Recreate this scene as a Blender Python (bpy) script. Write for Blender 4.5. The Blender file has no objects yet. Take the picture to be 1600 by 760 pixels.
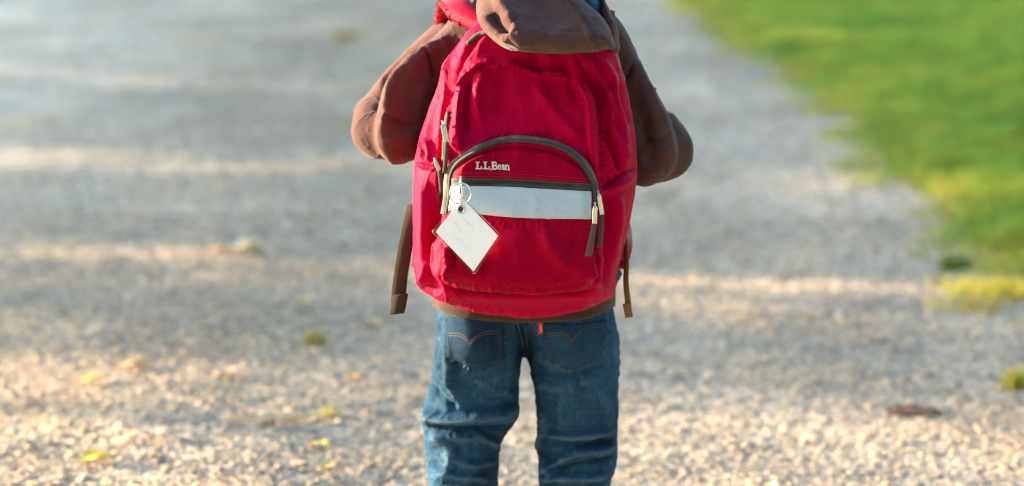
import bpy, math, random
import numpy as np
from mathutils import Vector, Matrix
from mathutils.bvhtree import BVHTree

rng = np.random.default_rng(7)
random.seed(7)
R = math.radians
scene = bpy.context.scene
COL = scene.collection

# ------------------------------------------------------------------ camera
CAM = np.array([0.0, -4.2, 1.35]); PITCH = R(9.9); FPX = 4000.0
cam = bpy.data.cameras.new('camera'); cam_o = bpy.data.objects.new('camera', cam)
COL.objects.link(cam_o); scene.camera = cam_o
cam_o.location = CAM; cam_o.rotation_euler = (math.pi/2 - PITCH, 0, 0)
cam.sensor_width = 36.0; cam.lens = 36.0*FPX/1600.0
cam.clip_start = 0.05; cam.clip_end = 2000
cam.dof.use_dof = True; cam.dof.focus_distance = 3.97; cam.dof.aperture_fstop = 2.4
cam.dof.aperture_blades = 0

# ------------------------------------------------------------------ world and sun
SUN_EL = R(10.0); SUN_ROT = R(-90 + 16)      # sun stands to the left
world = bpy.data.worlds.new('World'); scene.world = world; world.use_nodes = True
_nt = world.node_tree
_sky = _nt.nodes.new('ShaderNodeTexSky'); _sky.sky_type = 'NISHITA'; _sky.sun_disc = False
_sky.air_density = 1.0; _sky.dust_density = 1.0; _sky.ozone_density = 0.8
_sky.sun_elevation = SUN_EL; _sky.sun_rotation = SUN_ROT
_nt.links.new(_sky.outputs[0], _nt.nodes['Background'].inputs[0])
_nt.nodes['Background'].inputs[1].default_value = 0.15
sun = bpy.data.lights.new('sun', 'SUN'); sun.energy = 4.4; sun.angle = R(0.53); sun.color = (1.0, 0.76, 0.47)
sun_o = bpy.data.objects.new('sun', sun); COL.objects.link(sun_o)
SUN_DIR = Vector((math.sin(SUN_ROT)*math.cos(SUN_EL), math.cos(SUN_ROT)*math.cos(SUN_EL), math.sin(SUN_EL)))
sun_o.rotation_euler = (-SUN_DIR).to_track_quat('-Z', 'Y').to_euler()
sun_o.location = (-20, 0, 12)

vs = scene.view_settings
vs.view_transform = 'Standard'; vs.look = 'None'; vs.gamma = 1.0; vs.use_curve_mapping = False
vs.exposure = 3.12
scene.cycles.use_denoising = True; scene.cycles.filter_width = 1.1
scene.cycles.max_bounces = 4; scene.cycles.diffuse_bounces = 3; scene.cycles.transmission_bounces = 4
scene.render.film_transparent = False

# ------------------------------------------------------------------ picture <-> place
FWD = np.array([0, math.cos(PITCH), -math.sin(PITCH)]); UP = np.array([0, math.sin(PITCH), math.cos(PITCH)])
def ray(px, py):
    return FWD + (px-800)/FPX*np.array([1., 0, 0]) - (py-380)/FPX*UP
def at(px, py, Y):                      # the point at depth Y that the photograph shows at px, py
    d = ray(px, py); return CAM + d*((Y-CAM[1])/d[1])
def ground_at(px, py, z=0.0):
    d = ray(px, py); return CAM + d*((z-CAM[2])/d[2])
def proj(P):
    rel = P - CAM; dep = rel@FWD
    return 800+FPX*rel[..., 0]/dep, 380-FPX*(rel@UP)/dep

# ------------------------------------------------------------------ numeric helpers
_lat = rng.random((32, 32, 32)).astype(np.float32)*2-1
def vnoise(P, freq):
    Q = np.asarray(P, dtype=np.float64)*freq + 1000.37
    i = np.floor(Q).astype(int); f = Q-i; f = f*f*(3-2*f)
    o = 0
    for a in (0, 1):
        wa = f[..., 0] if a else 1-f[..., 0]
        for b in (0, 1):
            wb = f[..., 1] if b else 1-f[..., 1]
            for c in (0, 1):
                wc = f[..., 2] if c else 1-f[..., 2]
                o = o + wa*wb*wc*_lat[(i[..., 0]+a) % 32, (i[..., 1]+b) % 32, (i[..., 2]+c) % 32]
    return o
def fbm(P, freq, octv=3):
    o = 0; a = 1
    for k in range(octv):
        o = o+a*vnoise(P, freq*2**k); a *= .5
    return o

def spline(pts, n=8, closed=False):
    p = np.array(pts, float); m = len(p); out = []
    rngi = range(m) if closed else range(m-1)
    for i in rngi:
        if closed: a, b, c, d = p[(i-1) % m], p[i], p[(i+1) % m], p[(i+2) % m]
        else: a, b, c, d = p[max(i-1, 0)], p[i], p[i+1], p[min(i+2, m-1)]
        for k in range(n):
            t = k/n
            out.append(.5*((2*b)+(c-a)*t+(2*a-5*b+4*c-d)*t*t+(-a+3*b-3*c+d)*t**3))
    if not closed: out.append(p[-1])
    return np.array(out)
def resample(pts, n):
    p = np.array(pts, float); s = np.r_[0, np.cumsum(np.linalg.norm(np.diff(p, axis=0), axis=1))]
    t = np.linspace(0, s[-1], n)
    return np.stack([np.interp(t, s, p[:, k]) for k in range(p.shape[1])], 1)

class Shape2D:
    """signed distance (inside positive, in pixels of the photograph) to a smooth outline"""
    def __init__(self, pts, blur=2, margin=70, step=2.0, smooth=True):
        q = spline(pts, 6, True) if smooth else np.array(pts, float)
        lo = q.min(0)-margin; hi = q.max(0)+margin
        nx, ny = (np.ceil((hi-lo)/step)+1).astype(int)
        gx, gy = np.meshgrid(lo[0]+np.arange(nx)*step, lo[1]+np.arange(ny)*step, indexing='ij')
        X = gx.ravel(); Y = gy.ravel(); D = np.full(X.shape, 1e9); ins = np.zeros(X.shape, bool)
        for k in range(len(q)):
            a = q[k]; b = q[(k+1) % len(q)]; ab = b-a; L = ab@ab+1e-9
            t = np.clip(((X-a[0])*ab[0]+(Y-a[1])*ab[1])/L, 0, 1)
            D = np.minimum(D, (X-a[0]-t*ab[0])**2+(Y-a[1]-t*ab[1])**2)
            if a[1] != b[1]:
                c = ((a[1] > Y) != (b[1] > Y)) & (X < (b[0]-a[0])*(Y-a[1])/(b[1]-a[1])+a[0]); ins ^= c
        D = np.sqrt(D)*np.where(ins, 1, -1); D = D.reshape(nx, ny)
        for _ in range(blur):
            E = np.pad(D, 1, mode='edge')
            D = (E[:-2, 1:-1]+E[2:, 1:-1]+E[1:-1, :-2]+E[1:-1, 2:]+E[1:-1, 1:-1])/5
        self.lo, self.step, self.D = lo, step, D
    def __call__(self, px, py):
        u = np.clip((px-self.lo[0])/self.step, 0, self.D.shape[0]-1.001); v = np.clip((py-self.lo[1])/self.step, 0, self.D.shape[1]-1.001)
        i = u.astype(int); j = v.astype(int); f = u-i; g = v-j; D = self.D
        return (D[i, j]*(1-f)+D[i+1, j]*f)*(1-g)+(D[i, j+1]*(1-f)+D[i+1, j+1]*f)*g

def smin(a, b, k):
    h = np.clip(.5+.5*(b-a)/k, 0, 1); return b*(1-h)+a*h-k*h*(1-h)
class Vol:
    """a block of space sampled on a grid; fields over it become surfaces"""
    def __init__(self, lo, hi, h):
        self.lo = np.array(lo, float); self.h = h
        n = np.ceil((np.array(hi)-self.lo)/h).astype(int)+1; self.n = n
        g = np.meshgrid(*[self.lo[k]+np.arange(n[k])*h for k in range(3)], indexing='ij')
        self.P = np.stack(g, -1); self.px, self.py = proj(self.P)
        self.X, self.Y, self.Z = g
    def inflate(self, shape, Yc, T, Rpx, p=2.0):
        q = np.maximum(1-shape(self.px, self.py)/Rpx, 0)
        return ((q**p+np.abs((self.Y-Yc)/T)**p)**(1/p)-1)*Rpx*.001
    def cone(self, a, b, ra, rb):
        a = np.array(a, float); b = np.array(b, float); ab = b-a
        t = np.clip(((self.P-a)@ab)/(ab@ab+1e-12), 0, 1)
        return np.linalg.norm(self.P-a-t[..., None]*ab, axis=-1)-(ra+(rb-ra)*t)
    def ellipsoid(self, c, r):
        r = np.array(r, float); return (np.linalg.norm((self.P-np.array(c))/r, axis=-1)-1)*r.min()

def surface(vol, f, smooth=2):
    s = f < 0; n = np.array(f.shape); cn = n-1
    acc = np.zeros(tuple(cn)+(3,)); cnt = np.zeros(tuple(cn))
    for ax in range(3):
        o1, o2 = [k for k in range(3) if k != ax]
        A = [slice(None)]*3; B = [slice(None)]*3; A[ax] = slice(0, -1); B[ax] = slice(1, None)
        fa, fb = f[tuple(A)], f[tuple(B)]; cr = (fa < 0) != (fb < 0)
        t = np.where(cr, fa/(fa-fb+1e-20), 0)
        for d1 in (0, 1):
            for d2 in (0, 1):
                S = [slice(None)]*3
                S[o1] = slice(d1, n[o1]-1+d1); S[o2] = slice(d2, n[o2]-1+d2)
                c = cr[tuple(S)]; tt = t[tuple(S)]
                acc[..., ax] += np.where(c, tt, 0); acc[..., o1] += c*d1; acc[..., o2] += c*d2; cnt += c
    m = cnt > 0; idx = -np.ones(cn, int); idx[m] = np.arange(m.sum())
    ijk = np.argwhere(m); V = vol.lo+vol.h*(ijk+acc[m]/cnt[m][:, None])
    Q = []
    for ax in range(3):
        o1, o2 = (ax+1) % 3, (ax+2) % 3
        A = [slice(None)]*3; B = [slice(None)]*3; A[ax] = slice(0, -1); B[ax] = slice(1, None)
        sa, sb = s[tuple(A)], s[tuple(B)]
        e = np.argwhere(sa != sb); e = e[(e[:, o1] > 0) & (e[:, o2] > 0) & (e[:, o1] < cn[o1]) & (e[:, o2] < cn[o2])]
        fl = sa[tuple(e.T)]
        def g(d1, d2):
            w = e.copy(); w[:, o1] -= d1; w[:, o2] -= d2; return idx[tuple(w.T)]
        q = np.stack([g(1, 1), g(0, 1), g(0, 0), g(1, 0)], 1); q[~fl] = q[~fl][:, ::-1]; Q.append(q)
    F = np.concatenate(Q); F = F[(F >= 0).all(1)]
    return relax(V, F, smooth), F
def relax(V, F, it, lam=.6):
    E = np.concatenate([F[:, [k, (k+1) % F.shape[1]]] for k in range(F.shape[1])])
    for _ in range(it):
        S = np.zeros_like(V); C = np.zeros(len(V))
        for a, b in ((0, 1), (1, 0)):
            for k in range(3): S[:, k] += np.bincount(E[:, a], V[E[:, b], k], len(V))
            C += np.bincount(E[:, a], minlength=len(V))
        V = V+lam*(S/np.maximum(C, 1)[:, None]-V)
    return V
def normals(V, F):
    fn = np.cross(V[F[:, 2]]-V[F[:, 0]], V[F[:, 3 if F.shape[1] > 3 else 1]]-V[F[:, 1 if F.shape[1] > 3 else 0]])
    N = np.zeros_like(V)
    for c in range(F.shape[1]):
        for k in range(3): N[:, k] += np.bincount(F[:, c], fn[:, k], len(V))
    return N/(np.linalg.norm(N, axis=1)[:, None]+1e-12)

def fold(V, F, lines, facing=True, gain=1.0, wscale=1.0):
    """press folds and seams into a cloth surface; each line: points, height in m, width wide side, width sharp side"""
    N = normals(V, F); PX, PY = proj(V)
    view = V-CAM; view /= np.linalg.norm(view, axis=1)[:, None]
    w = np.clip(-(N*view).sum(1)*1.6+.15, 0, 1) if facing else 1.0
    D = np.zeros(len(V))
    for pts, amp, wl, wr in lines:
        wl, wr = wl*wscale, wr*wscale
        q = spline(pts, 6) if len(pts) > 2 else np.array(pts, float)
        L = np.r_[0, np.cumsum(np.linalg.norm(np.diff(q, axis=0), axis=1))]
        wm = 2.6*max(wl, wr); lo = q.min(0)-wm; hi = q.max(0)+wm
        sel = np.flatnonzero((PX > lo[0]) & (PX < hi[0]) & (PY > lo[1]) & (PY < hi[1]))
        if not len(sel): continue
        px, py = PX[sel], PY[sel]
        best = np.full(len(sel), 1e9); side = np.zeros(len(sel)); S = np.zeros(len(sel))
        for k in range(len(q)-1):
            a, b = q[k], q[k+1]; ab = b-a; l2 = ab@ab+1e-9
            t = ((px-a[0])*ab[0]+(py-a[1])*ab[1])/l2; tc = np.clip(t, 0, 1)
            d = np.hypot(px-a[0]-tc*ab[0], py-a[1]-tc*ab[1]); sd = (px-a[0])*ab[1]-(py-a[1])*ab[0]
            u = d < best; best[u] = d[u]; side[u] = np.sign(sd[u]); S[u] = (L[k]+tc[u]*(L[k+1]-L[k]))/L[-1]
        wd = np.where(side > 0, wl, wr)
        taper = np.clip(np.minimum(S, 1-S)*5+.12, 0, 1)
        D[sel] += amp*np.exp(-(best/wd)**2)*taper
    return V+N*(D*w*gain)[:, None]
def puckers(pts, amp, gap=8.0, ln=7.0, w=2.2):
    """short creases across a seam"""
    q = resample(spline(pts, 6), 200); L = np.linalg.norm(np.diff(q, axis=0), axis=1).sum(); r = random.Random(int(L)); o = []
    for k in range(int(L/gap)):
        i = min(197, int((k+r.uniform(.2, .8))*gap/L*199)); t = q[i+2]-q[i]; t /= np.linalg.norm(t)+1e-9; nn = np.array([-t[1], t[0]])+t*r.uniform(-.5, .5); a, b = r.uniform(.5, 1.3)*ln, r.uniform(.5, 1.3)*ln
        o.append(([tuple(q[i]-nn*a), tuple(q[i]+nn*b)], amp*r.uniform(.4, 1.2)*r.choice((-1, 1)), w*r.uniform(.8, 1.6), w*r.uniform(.8, 1.6)))
    return o
def finer(V, F):
    """split every face in four"""
    E = np.concatenate([np.sort(F[:, [k, (k+1) % 4]], 1) for k in range(4)]); U, inv = np.unique(E[:, 0].astype(np.int64)*len(V)+E[:, 1], return_inverse=True)
    em = .5*(V[U//len(V)]+V[U % len(V)]); n = len(F); e = inv.reshape(4, n)+len(V); c = len(V)+len(U)+np.arange(n)
    V2 = np.concatenate([V, em, V[F].mean(1)])
    F2 = np.concatenate([np.stack([F[:, k], e[k], c, e[k-1]], 1) for k in range(4)])
    return relax(V2, F2, 2, .5), F2
def crumple(V, F, amp, freq, stretch=(1, 1, 1)):
    """thin sharp creases, as in stiff woven cloth"""
    N = normals(V, F); Q = V*np.array(stretch); Q = Q+.35/freq*np.stack([vnoise(Q+k*9.1, freq) for k in range(3)], -1)
    a = np.abs(vnoise(Q, freq)); b = np.abs(vnoise(Q+5.3, freq*1.9)); mask = np.clip(vnoise(V+2.7, freq*.35)*1.5+.5, 0, 1)
    return V+N*((np.exp(-a*9)+.5*np.exp(-b*9)-.4)*amp*mask)[:, None]
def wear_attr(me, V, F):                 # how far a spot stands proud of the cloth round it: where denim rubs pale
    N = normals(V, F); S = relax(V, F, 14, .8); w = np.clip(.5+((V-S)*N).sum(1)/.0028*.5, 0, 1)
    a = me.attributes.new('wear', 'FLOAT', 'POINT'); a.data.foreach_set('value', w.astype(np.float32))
def wrinkle(V, F, amp, freq, stretch=(1, 1, 1)):
    N = normals(V, F)
    n = 1-np.abs(fbm(V*np.array(stretch), freq, 3)); return V+N*((n-.6)*amp)[:, None]

# ------------------------------------------------------------------ scene objects
def tag(o, label=None, cat=None, group=None, kind=None):
    if label: o['label'] = label
    if cat: o['category'] = cat
    if group: o['group'] = group
    if kind: o['kind'] = kind
    return o
def mesh_np(name, V, F, smooth=True):
    me = bpy.data.meshes.new(name); V = np.asarray(V, np.float32); F = np.asarray(F, np.int32); k = F.shape[1]
    me.vertices.add(len(V)); me.vertices.foreach_set('co', V.ravel())
    me.loops.add(F.size); me.loops.foreach_set('vertex_index', F.ravel())
    me.polygons.add(len(F)); me.polygons.foreach_set('loop_start', np.arange(0, F.size, k, dtype=np.int32))
    me.polygons.foreach_set('loop_total', np.full(len(F), k, np.int32))
    me.polygons.foreach_set('use_smooth', np.full(len(F), smooth, bool))
    me.update(calc_edges=True); me.validate(); return me
def link(name, me, mat, parent=None, sub=0):
    if mat: me.materials.append(mat)
    o = bpy.data.objects.new(name, me); COL.objects.link(o)
    if parent:
        o.parent = parent; bpy.context.view_layer.update(); o.matrix_parent_inverse = parent.matrix_world.inverted()
    if sub:
        m = o.modifiers.new('subdivision', 'SUBSURF'); m.levels = 1; m.render_levels = sub
    return o
def empty(name, loc):
    o = bpy.data.objects.new(name, None); COL.objects.link(o); o.location = loc; o.empty_display_size = .1
    bpy.context.view_layer.update(); return o
def solid(name, VF, mat, parent=None, smooth=True, sub=0):
    return link(name, mesh_np(name, VF[0], VF[1], smooth), mat, parent, sub)
def color_attr(me, C):
    a = me.attributes.new('tint', 'FLOAT_COLOR', 'POINT')
    a.data.foreach_set('color', np.c_[C, np.ones(len(C))].astype(np.float32).ravel())
def bvh(V, F): return BVHTree.FromPolygons([tuple(v) for v in V], [tuple(int(i) for i in f) for f in F])
def merge(*parts):
    Vs, Fs, o = [], [], 0
    for V, F in parts:
        V = np.asarray(V); F = np.asarray(F)
        if F.shape[1] == 3: F = np.c_[F, F[:, 2]]
        Vs.append(V); Fs.append(F+o); o += len(V)
    return np.concatenate(Vs), np.concatenate(Fs)
def merged(name, parts, mat, parent=None, smooth=True):
    Vs, Fs, o = [], [], 0
    for V, F in parts:
        Vs.extend([tuple(map(float, v)) for v in V]); Fs.extend([tuple(int(i)+o for i in f) for f in F]); o += len(V)
    me = bpy.data.meshes.new(name); me.from_pydata(Vs, [], Fs); me.update()
    me.polygons.foreach_set('use_smooth', [smooth]*len(me.polygons))
    return link(name, me, mat, parent)

def cast(tree, px, py, off=0.0):
    d = ray(px, py); d = Vector(d/np.linalg.norm(d))
    loc, nrm, _, _ = tree.ray_cast(Vector(CAM), d)
    if loc is None: return None, None
    if nrm.dot(d) > 0: nrm = -nrm
    return np.array(loc+nrm*off), np.array(nrm)
def path_on(tree, pts, n, off=0.0, curved=True):
    q = resample(spline(pts, 8) if curved and len(pts) > 2 else pts, n); P, N = [], []
    for x, y in q:
        p, m = cast(tree, x, y, off)
        if p is None: continue
        P.append(p); N.append(m)
    P = np.array(P); N = np.array(N)
    for _ in range(2):
        P[1:-1] = .5*P[1:-1]+.25*(P[:-2]+P[2:]); N[1:-1] = .5*N[1:-1]+.25*(N[:-2]+N[2:])
    return P, N
def tube(P, r, seg=8, closed=False, flat=None):
    """a tube along P; flat=(normals, height) makes it an oval band lying on a surface"""
    P = np.asarray(P, float); n = len(P); rr = np.broadcast_to(np.asarray(r, float), (n,))
    T = np.gradient(P, axis=0) if not closed else np.roll(P, -1, 0)-np.roll(P, 1, 0)
    T /= np.linalg.norm(T, axis=1)[:, None]+1e-12
    if flat is None:
        ref = np.array([0, 0, 1.]) if abs(T[:, 2]).mean() < .8 else np.array([0, 1., 0]); Nn = ref-(T@ref)[:, None]*T; h = rr
    else: Nn = flat[0]-(flat[0]*T).sum(1)[:, None]*T; h = np.full(n, flat[1])
    Nn = Nn/(np.linalg.norm(Nn, axis=1)[:, None]+1e-12); B = np.cross(T, Nn)
    a = np.arange(seg)*2*math.pi/seg
    ca, sa = np.cos(a), np.sin(a)
    if flat is not None: ca = np.sign(ca)*np.abs(ca)**.6; sa = np.sign(sa)*np.abs(sa)**.6
    V = (P[:, None]+B[:, None]*(ca[None, :, None]*rr[:, None, None])+Nn[:, None]*(sa[None, :, None]*h[:, None, None])).reshape(-1, 3)
    F = []
    for i in range(n if closed else n-1):
        j = (i+1) % n
        for k in range(seg):
            l = (k+1) % seg; F.append((i*seg+k, i*seg+l, j*seg+l, j*seg+k))
    if not closed: F += [tuple(range(seg))[::-1], tuple(range((n-1)*seg, n*seg))]
    return V, F
def patch(tree, A, B, n, m, th, curved=True, sink=.001, bulge=0.0):
    """a flat piece of cloth between the edges A and B, lying on a surface, with a rim"""
    a = resample(spline(A, 8) if curved and len(A) > 2 else A, n); b = resample(spline(B, 8) if curved and len(B) > 2 else B, n)
    V = np.zeros((n, m, 3)); Nn = np.zeros((n, m, 3)); last = (CAM, np.array([0, -1., 0]))
    for i in range(n):
        for j in range(m):
            t = j/(m-1); p, q = cast(tree, *(a[i]*(1-t)+b[i]*t))
            if p is None: p, q = last
            last = (p, q); V[i, j] = p; Nn[i, j] = q
    for _ in range(3): Nn[1:-1, 1:-1] = (Nn[:-2, 1:-1]+Nn[2:, 1:-1]+Nn[1:-1, :-2]+Nn[1:-1, 2:])/4
    Nn /= np.linalg.norm(Nn, axis=2)[..., None]+1e-9
    u = np.linspace(0, 1, n)[:, None]; v = np.linspace(0, 1, m)[None]
    top = V+Nn*(th+bulge*(16*u*(1-u)*v*(1-v))**.7)[..., None]; bot = V-Nn*sink
    T = top.reshape(-1, 3); k = len(T); Vv = np.concatenate([T, bot.reshape(-1, 3)])
    ix = np.arange(n*m).reshape(n, m); F = []
    for i in range(n-1):
        for j in range(m-1): F.append((ix[i, j], ix[i, j+1], ix[i+1, j+1], ix[i+1, j]))
    rim = list(ix[:, 0])+list(ix[-1, 1:])+list(ix[-2::-1, -1])+list(ix[0, -2:0:-1])
    for i in range(len(rim)):
        p, q = rim[i], rim[(i+1) % len(rim)]; F.append((p, q, q+k, p+k))
    return Vv, F
def ribbon(P, side, width, th):
    """webbing along P, its width along side"""
    P = np.asarray(P, float); side = np.broadcast_to(np.asarray(side, float), P.shape)
    side = side/np.linalg.norm(side, axis=1)[:, None]
    T = np.gradient(P, axis=0); Nn = np.cross(T, side); Nn /= np.linalg.norm(Nn, axis=1)[:, None]+1e-9
    w = np.broadcast_to(np.asarray(width, float), (len(P),))[:, None]/2
    ring = []
    for s, t in ((-1, -.35), (-.94, -1), (.94, -1), (1, -.35), (1, .35), (.94, 1), (-.94, 1), (-1, .35)): ring.append(P+side*w*s+Nn*th/2*t)
    V = np.stack(ring, 1).reshape(-1, 3); F = []
    for i in range(len(P)-1):
        for k in range(8):
            l = (k+1) % 8; F.append((i*8+k, i*8+l, i*8+8+l, i*8+8+k))
    F += [tuple(range(8))[::-1], tuple(range(len(P)*8-8, len(P)*8))]
    return V, F
def plate(corners, th, nrm, bev=.15):
    """a thin rounded plate from its outline"""
    c = np.asarray(corners, float); n = np.asarray(nrm, float); n = n/np.linalg.norm(n); m = len(c); mid = c.mean(0)
    ins = c+(mid-c)*bev*min(.2, th/np.linalg.norm(c-mid, axis=1).mean()*2)
    V = np.concatenate([ins+n*th/2, c+n*th*.2, c-n*th*.2, ins-n*th/2]); F = [tuple(range(m)), tuple(range(3*m, 4*m))[::-1]]
    for k in range(3):
        for i in range(m): F.append((k*m+i, (k+1)*m+i, (k+1)*m+(i+1) % m, k*m+(i+1) % m))
    return V, F

# ------------------------------------------------------------------ materials
def material(name, color, rough=.8, sheen=0.0, metal=0.0, spec=.4, sheen_rough=.4):
    m = bpy.data.materials.new(name); m.use_nodes = True; b = m.node_tree.nodes['Principled BSDF']
    b.inputs['Base Color'].default_value = (*color, 1); b.inputs['Roughness'].default_value = rough
    b.inputs['Metallic'].default_value = metal; b.inputs['Specular IOR Level'].default_value = spec
    if sheen: b.inputs['Sheen Weight'].default_value = sheen; b.inputs['Sheen Roughness'].default_value = sheen_rough
    return m
def nodes(m): return m.node_tree.nodes, m.node_tree.links, m.node_tree.nodes['Principled BSDF']
def texco(m, scale=(1, 1, 1), rot=(0, 0, 0)):
    N, L, b = nodes(m); tc = N.new('ShaderNodeTexCoord'); mp = N.new('ShaderNodeMapping')
    mp.inputs['Scale'].default_value = scale; mp.inputs['Rotation'].default_value = rot
    L.new(tc.outputs['Object'], mp.inputs[0]); return mp.outputs[0]
def ramp(m, fac, stops):
    N, L, b = nodes(m); r = N.new('ShaderNodeValToRGB'); el = r.color_ramp.elements
    el[0].position, el[0].color = stops[0][0], (*stops[0][1], 1); el[1].position, el[1].color = stops[-1][0], (*stops[-1][1], 1)
    for p, c in stops[1:-1]:
        e = el.new(p); e.color = (*c, 1)
    L.new(fac, r.inputs[0]); return r.outputs[0]
def noise(m, vec, scale, detail=4, rough=.6, dist=0):
    N, L, b = nodes(m); n = N.new('ShaderNodeTexNoise'); n.inputs['Scale'].default_value = scale; n.inputs['Detail'].default_value = detail
    n.inputs['Roughness'].default_value = rough; n.inputs['Distortion'].default_value = dist; L.new(vec, n.inputs['Vector']); return n.outputs[0]
def mixc(m, fac, a, b_, mode='MIX'):
    N, L, b = nodes(m); x = N.new('ShaderNodeMix'); x.data_type = 'RGBA'; x.blend_type = mode
    for s, i in ((fac, 0), (a, 6), (b_, 7)):
        if hasattr(s, 'is_output'): L.new(s, x.inputs[i])
        elif isinstance(s, (int, float)): x.inputs[i].default_value = s
        else: x.inputs[i].default_value = (*s, 1)
    return x.outputs[2]
def bump(m, height, strength, dist):
    N, L, b = nodes(m); u = N.new('ShaderNodeBump'); u.inputs['Strength'].default_value = strength; u.inputs['Distance'].default_value = dist
    L.new(height, u.inputs['Height'])
    if b.inputs['Normal'].is_linked: L.new(b.inputs['Normal'].links[0].from_socket, u.inputs['Normal'])
    L.new(u.outputs[0], b.inputs['Normal'])
def wave(m, vec, scale, direction='X'):
    N, L, b = nodes(m); w = N.new('ShaderNodeTexWave'); w.bands_direction = direction; w.inputs['Scale'].default_value = scale
    w.inputs['Distortion'].default_value = .6; w.inputs['Detail'].default_value = 1; L.new(vec, w.inputs['Vector']); return w.outputs[1]

def cloth(name, c1, c2, rough, sheen, weave, wstr, fuzz=0, spec=.15, grain=.28):
    m = material(name, c1, rough, sheen, spec=spec); N, L, b = nodes(m); v = texco(m)
    n = noise(m, v, 9, 5); gr = ramp(m, noise(m, v, 650, 2, .7), [(.3, (1-grain,)*3), (.7, (1+grain,)*3)])
    L.new(mixc(m, 1.0, mixc(m, n, c1, c2), gr, 'MULTIPLY'), b.inputs['Base Color'])
    if fuzz: bump(m, noise(m, v, fuzz, 3, .7), .55, .0012)
    if weave:
        w1 = wave(m, v, weave, 'X'); w2 = wave(m, v, weave, 'Z'); bump(m, mixc(m, .5, w1, w2), wstr, .0006)
    bump(m, noise(m, v, 60, 4, .6), .25, .0012)
    return m
M = {}
M['nylon'] = cloth('red_nylon', (.31, .0003, .031), (.36, .0004, .037), .6, 0, 420, .35, spec=.06)
M['nylon_shaded'] = cloth('shaded_red_nylon', (.235, .0003, .016), (.28, .0004, .021), .6, 0, 420, .35, spec=.06)  # same pack nylon, with the shade of its down-facing parts darkened into the colour
M['fleece'] = cloth('brown_fleece', (.056, .028, .029), (.074, .038, .039), .95, .10, 0, 0, 420)
M['rib'] = cloth('brown_rib_knit', (.044, .021, .018), (.056, .027, .022), .95, .2, 300, .8)
M['webbing'] = cloth('brown_webbing', (.027, .019, .014), (.038, .027, .019), .8, .2, 300, .9)
M['zipper_tape'] = cloth('grey_zipper_tape', (.045, .048, .045), (.065, .068, .062), .6, .1, 500, .8)
M['piping'] = cloth('grey_piping', (.075, .080, .075), (.10, .105, .098), .45, .1, 380, .5)
M['cord'] = cloth('grey_brown_cord', (.075, .060, .052), (.10, .08, .07), .8, .2, 380, 1.0)
M['reflective'] = cloth('silver_reflective_fabric', (.34, .41, .47), (.43, .50, .56), .42, 0, 500, .2, grain=.07)
M['thread_dark'] = material('dark_red_thread', (.085, .006, .010), .8)
M['webbing_tan'] = cloth('tan_webbing', (.17, .11, .05), (.22, .145, .07), .8, 0, 300, .9)
M['thread_red'] = material('red_thread', (.36, .012, .04), .7, 0)
M['thread_white'] = cloth('white_embroidery_thread', (.80, .78, .76), (.86, .84, .82), .6, .2, 700, .9)
M['metal'] = material('bright_metal', (.60, .64, .70), .30, metal=1.0)
M['blue'] = cloth('blue_jersey', (.04, .24, .62), (.05, .28, .66), .85, .2, 500, .4)
M['skin'] = material('skin', (.52, .32, .23), .55)
M['hair'] = cloth('light_brown_hair', (.13, .075, .035), (.22, .13, .06), .5, .2, 0, 0, 300)
M['card'] = material('white_card', (.76, .81, .94), .75)
M['ink'] = material('faded_ink', (.66, .70, .80), .8)
M['rubber'] = material('pale_rubber', (.5, .48, .44), .7)
M['shoe'] = cloth('grey_shoe_canvas', (.10, .11, .13), (.14, .15, .17), .8, .1, 400, .5)
M['red_tab'] = material('red_label_tab', (.55, .02, .03), .7)
M['gold_thread'] = material('ochre_thread', (.070, .060, .045), .7)
M['blue_thread'] = material('pale_blue_thread', (.06, .085, .115), .8)
for k in ('nylon', 'nylon_shaded'):
    b = nodes(M[k])[2]; b.inputs['Specular IOR Level'].default_value = .12; b.inputs['Specular Tint'].default_value = (1, .08, .30, 1); b.inputs['Roughness'].default_value = .55
# clear laminate around the card
m = material('clear_plastic', (.95, .96, .98), .08); m.node_tree.nodes['Principled BSDF'].inputs['Transmission Weight'].default_value = 1.0
m.node_tree.nodes['Principled BSDF'].inputs['IOR'].default_value = 1.35; M['plastic'] = m
# denim: worn weave
m = material('denim', (.02, .05, .1), .85, .0, spec=.06); N, L, b = nodes(m); v = texco(m)
base = ramp(m, noise(m, v, 6, 6, .68), [(.30, (.006, .016, .032)), (.45, (.009, .038, .086)), (.58, (.016, .066, .145)), (.72, (.065, .125, .18))])
streak = noise(m, texco(m, (55, 55, 4)), 5, 4, .7)
twill = wave(m, texco(m, (1, 1, 1), (0, R(55), 0)), 480, 'X')
c = mixc(m, .55, base, ramp(m, streak, [(.3, (.25, .25, .25)), (.7, (1.35, 1.35, 1.35))]), 'MULTIPLY')
c = mixc(m, ramp(m, twill, [(.5, (0, 0, 0)), (1, (.10, .10, .10))]), c, (.15, .22, .30))
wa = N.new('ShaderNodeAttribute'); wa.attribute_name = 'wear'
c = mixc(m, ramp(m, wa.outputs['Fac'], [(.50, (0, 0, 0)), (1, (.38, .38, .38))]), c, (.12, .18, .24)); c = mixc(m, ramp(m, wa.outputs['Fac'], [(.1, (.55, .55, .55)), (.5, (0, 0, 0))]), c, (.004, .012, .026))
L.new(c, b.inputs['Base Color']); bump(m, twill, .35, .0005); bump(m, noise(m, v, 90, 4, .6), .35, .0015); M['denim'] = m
m = M['denim'].copy(); m.name = 'dark_pocket_denim'
for nd in m.node_tree.nodes:
    if nd.type == 'VALTORGB' and len(nd.color_ramp.elements) == 4:
        for e in nd.color_ramp.elements: e.color = (e.color[0]*.72, e.color[1]*.72, e.color[2]*.75, 1)
wn = [nd for nd in m.node_tree.nodes if nd.type == 'ATTRIBUTE'][0]; m.node_tree.nodes.remove(wn)
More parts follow.
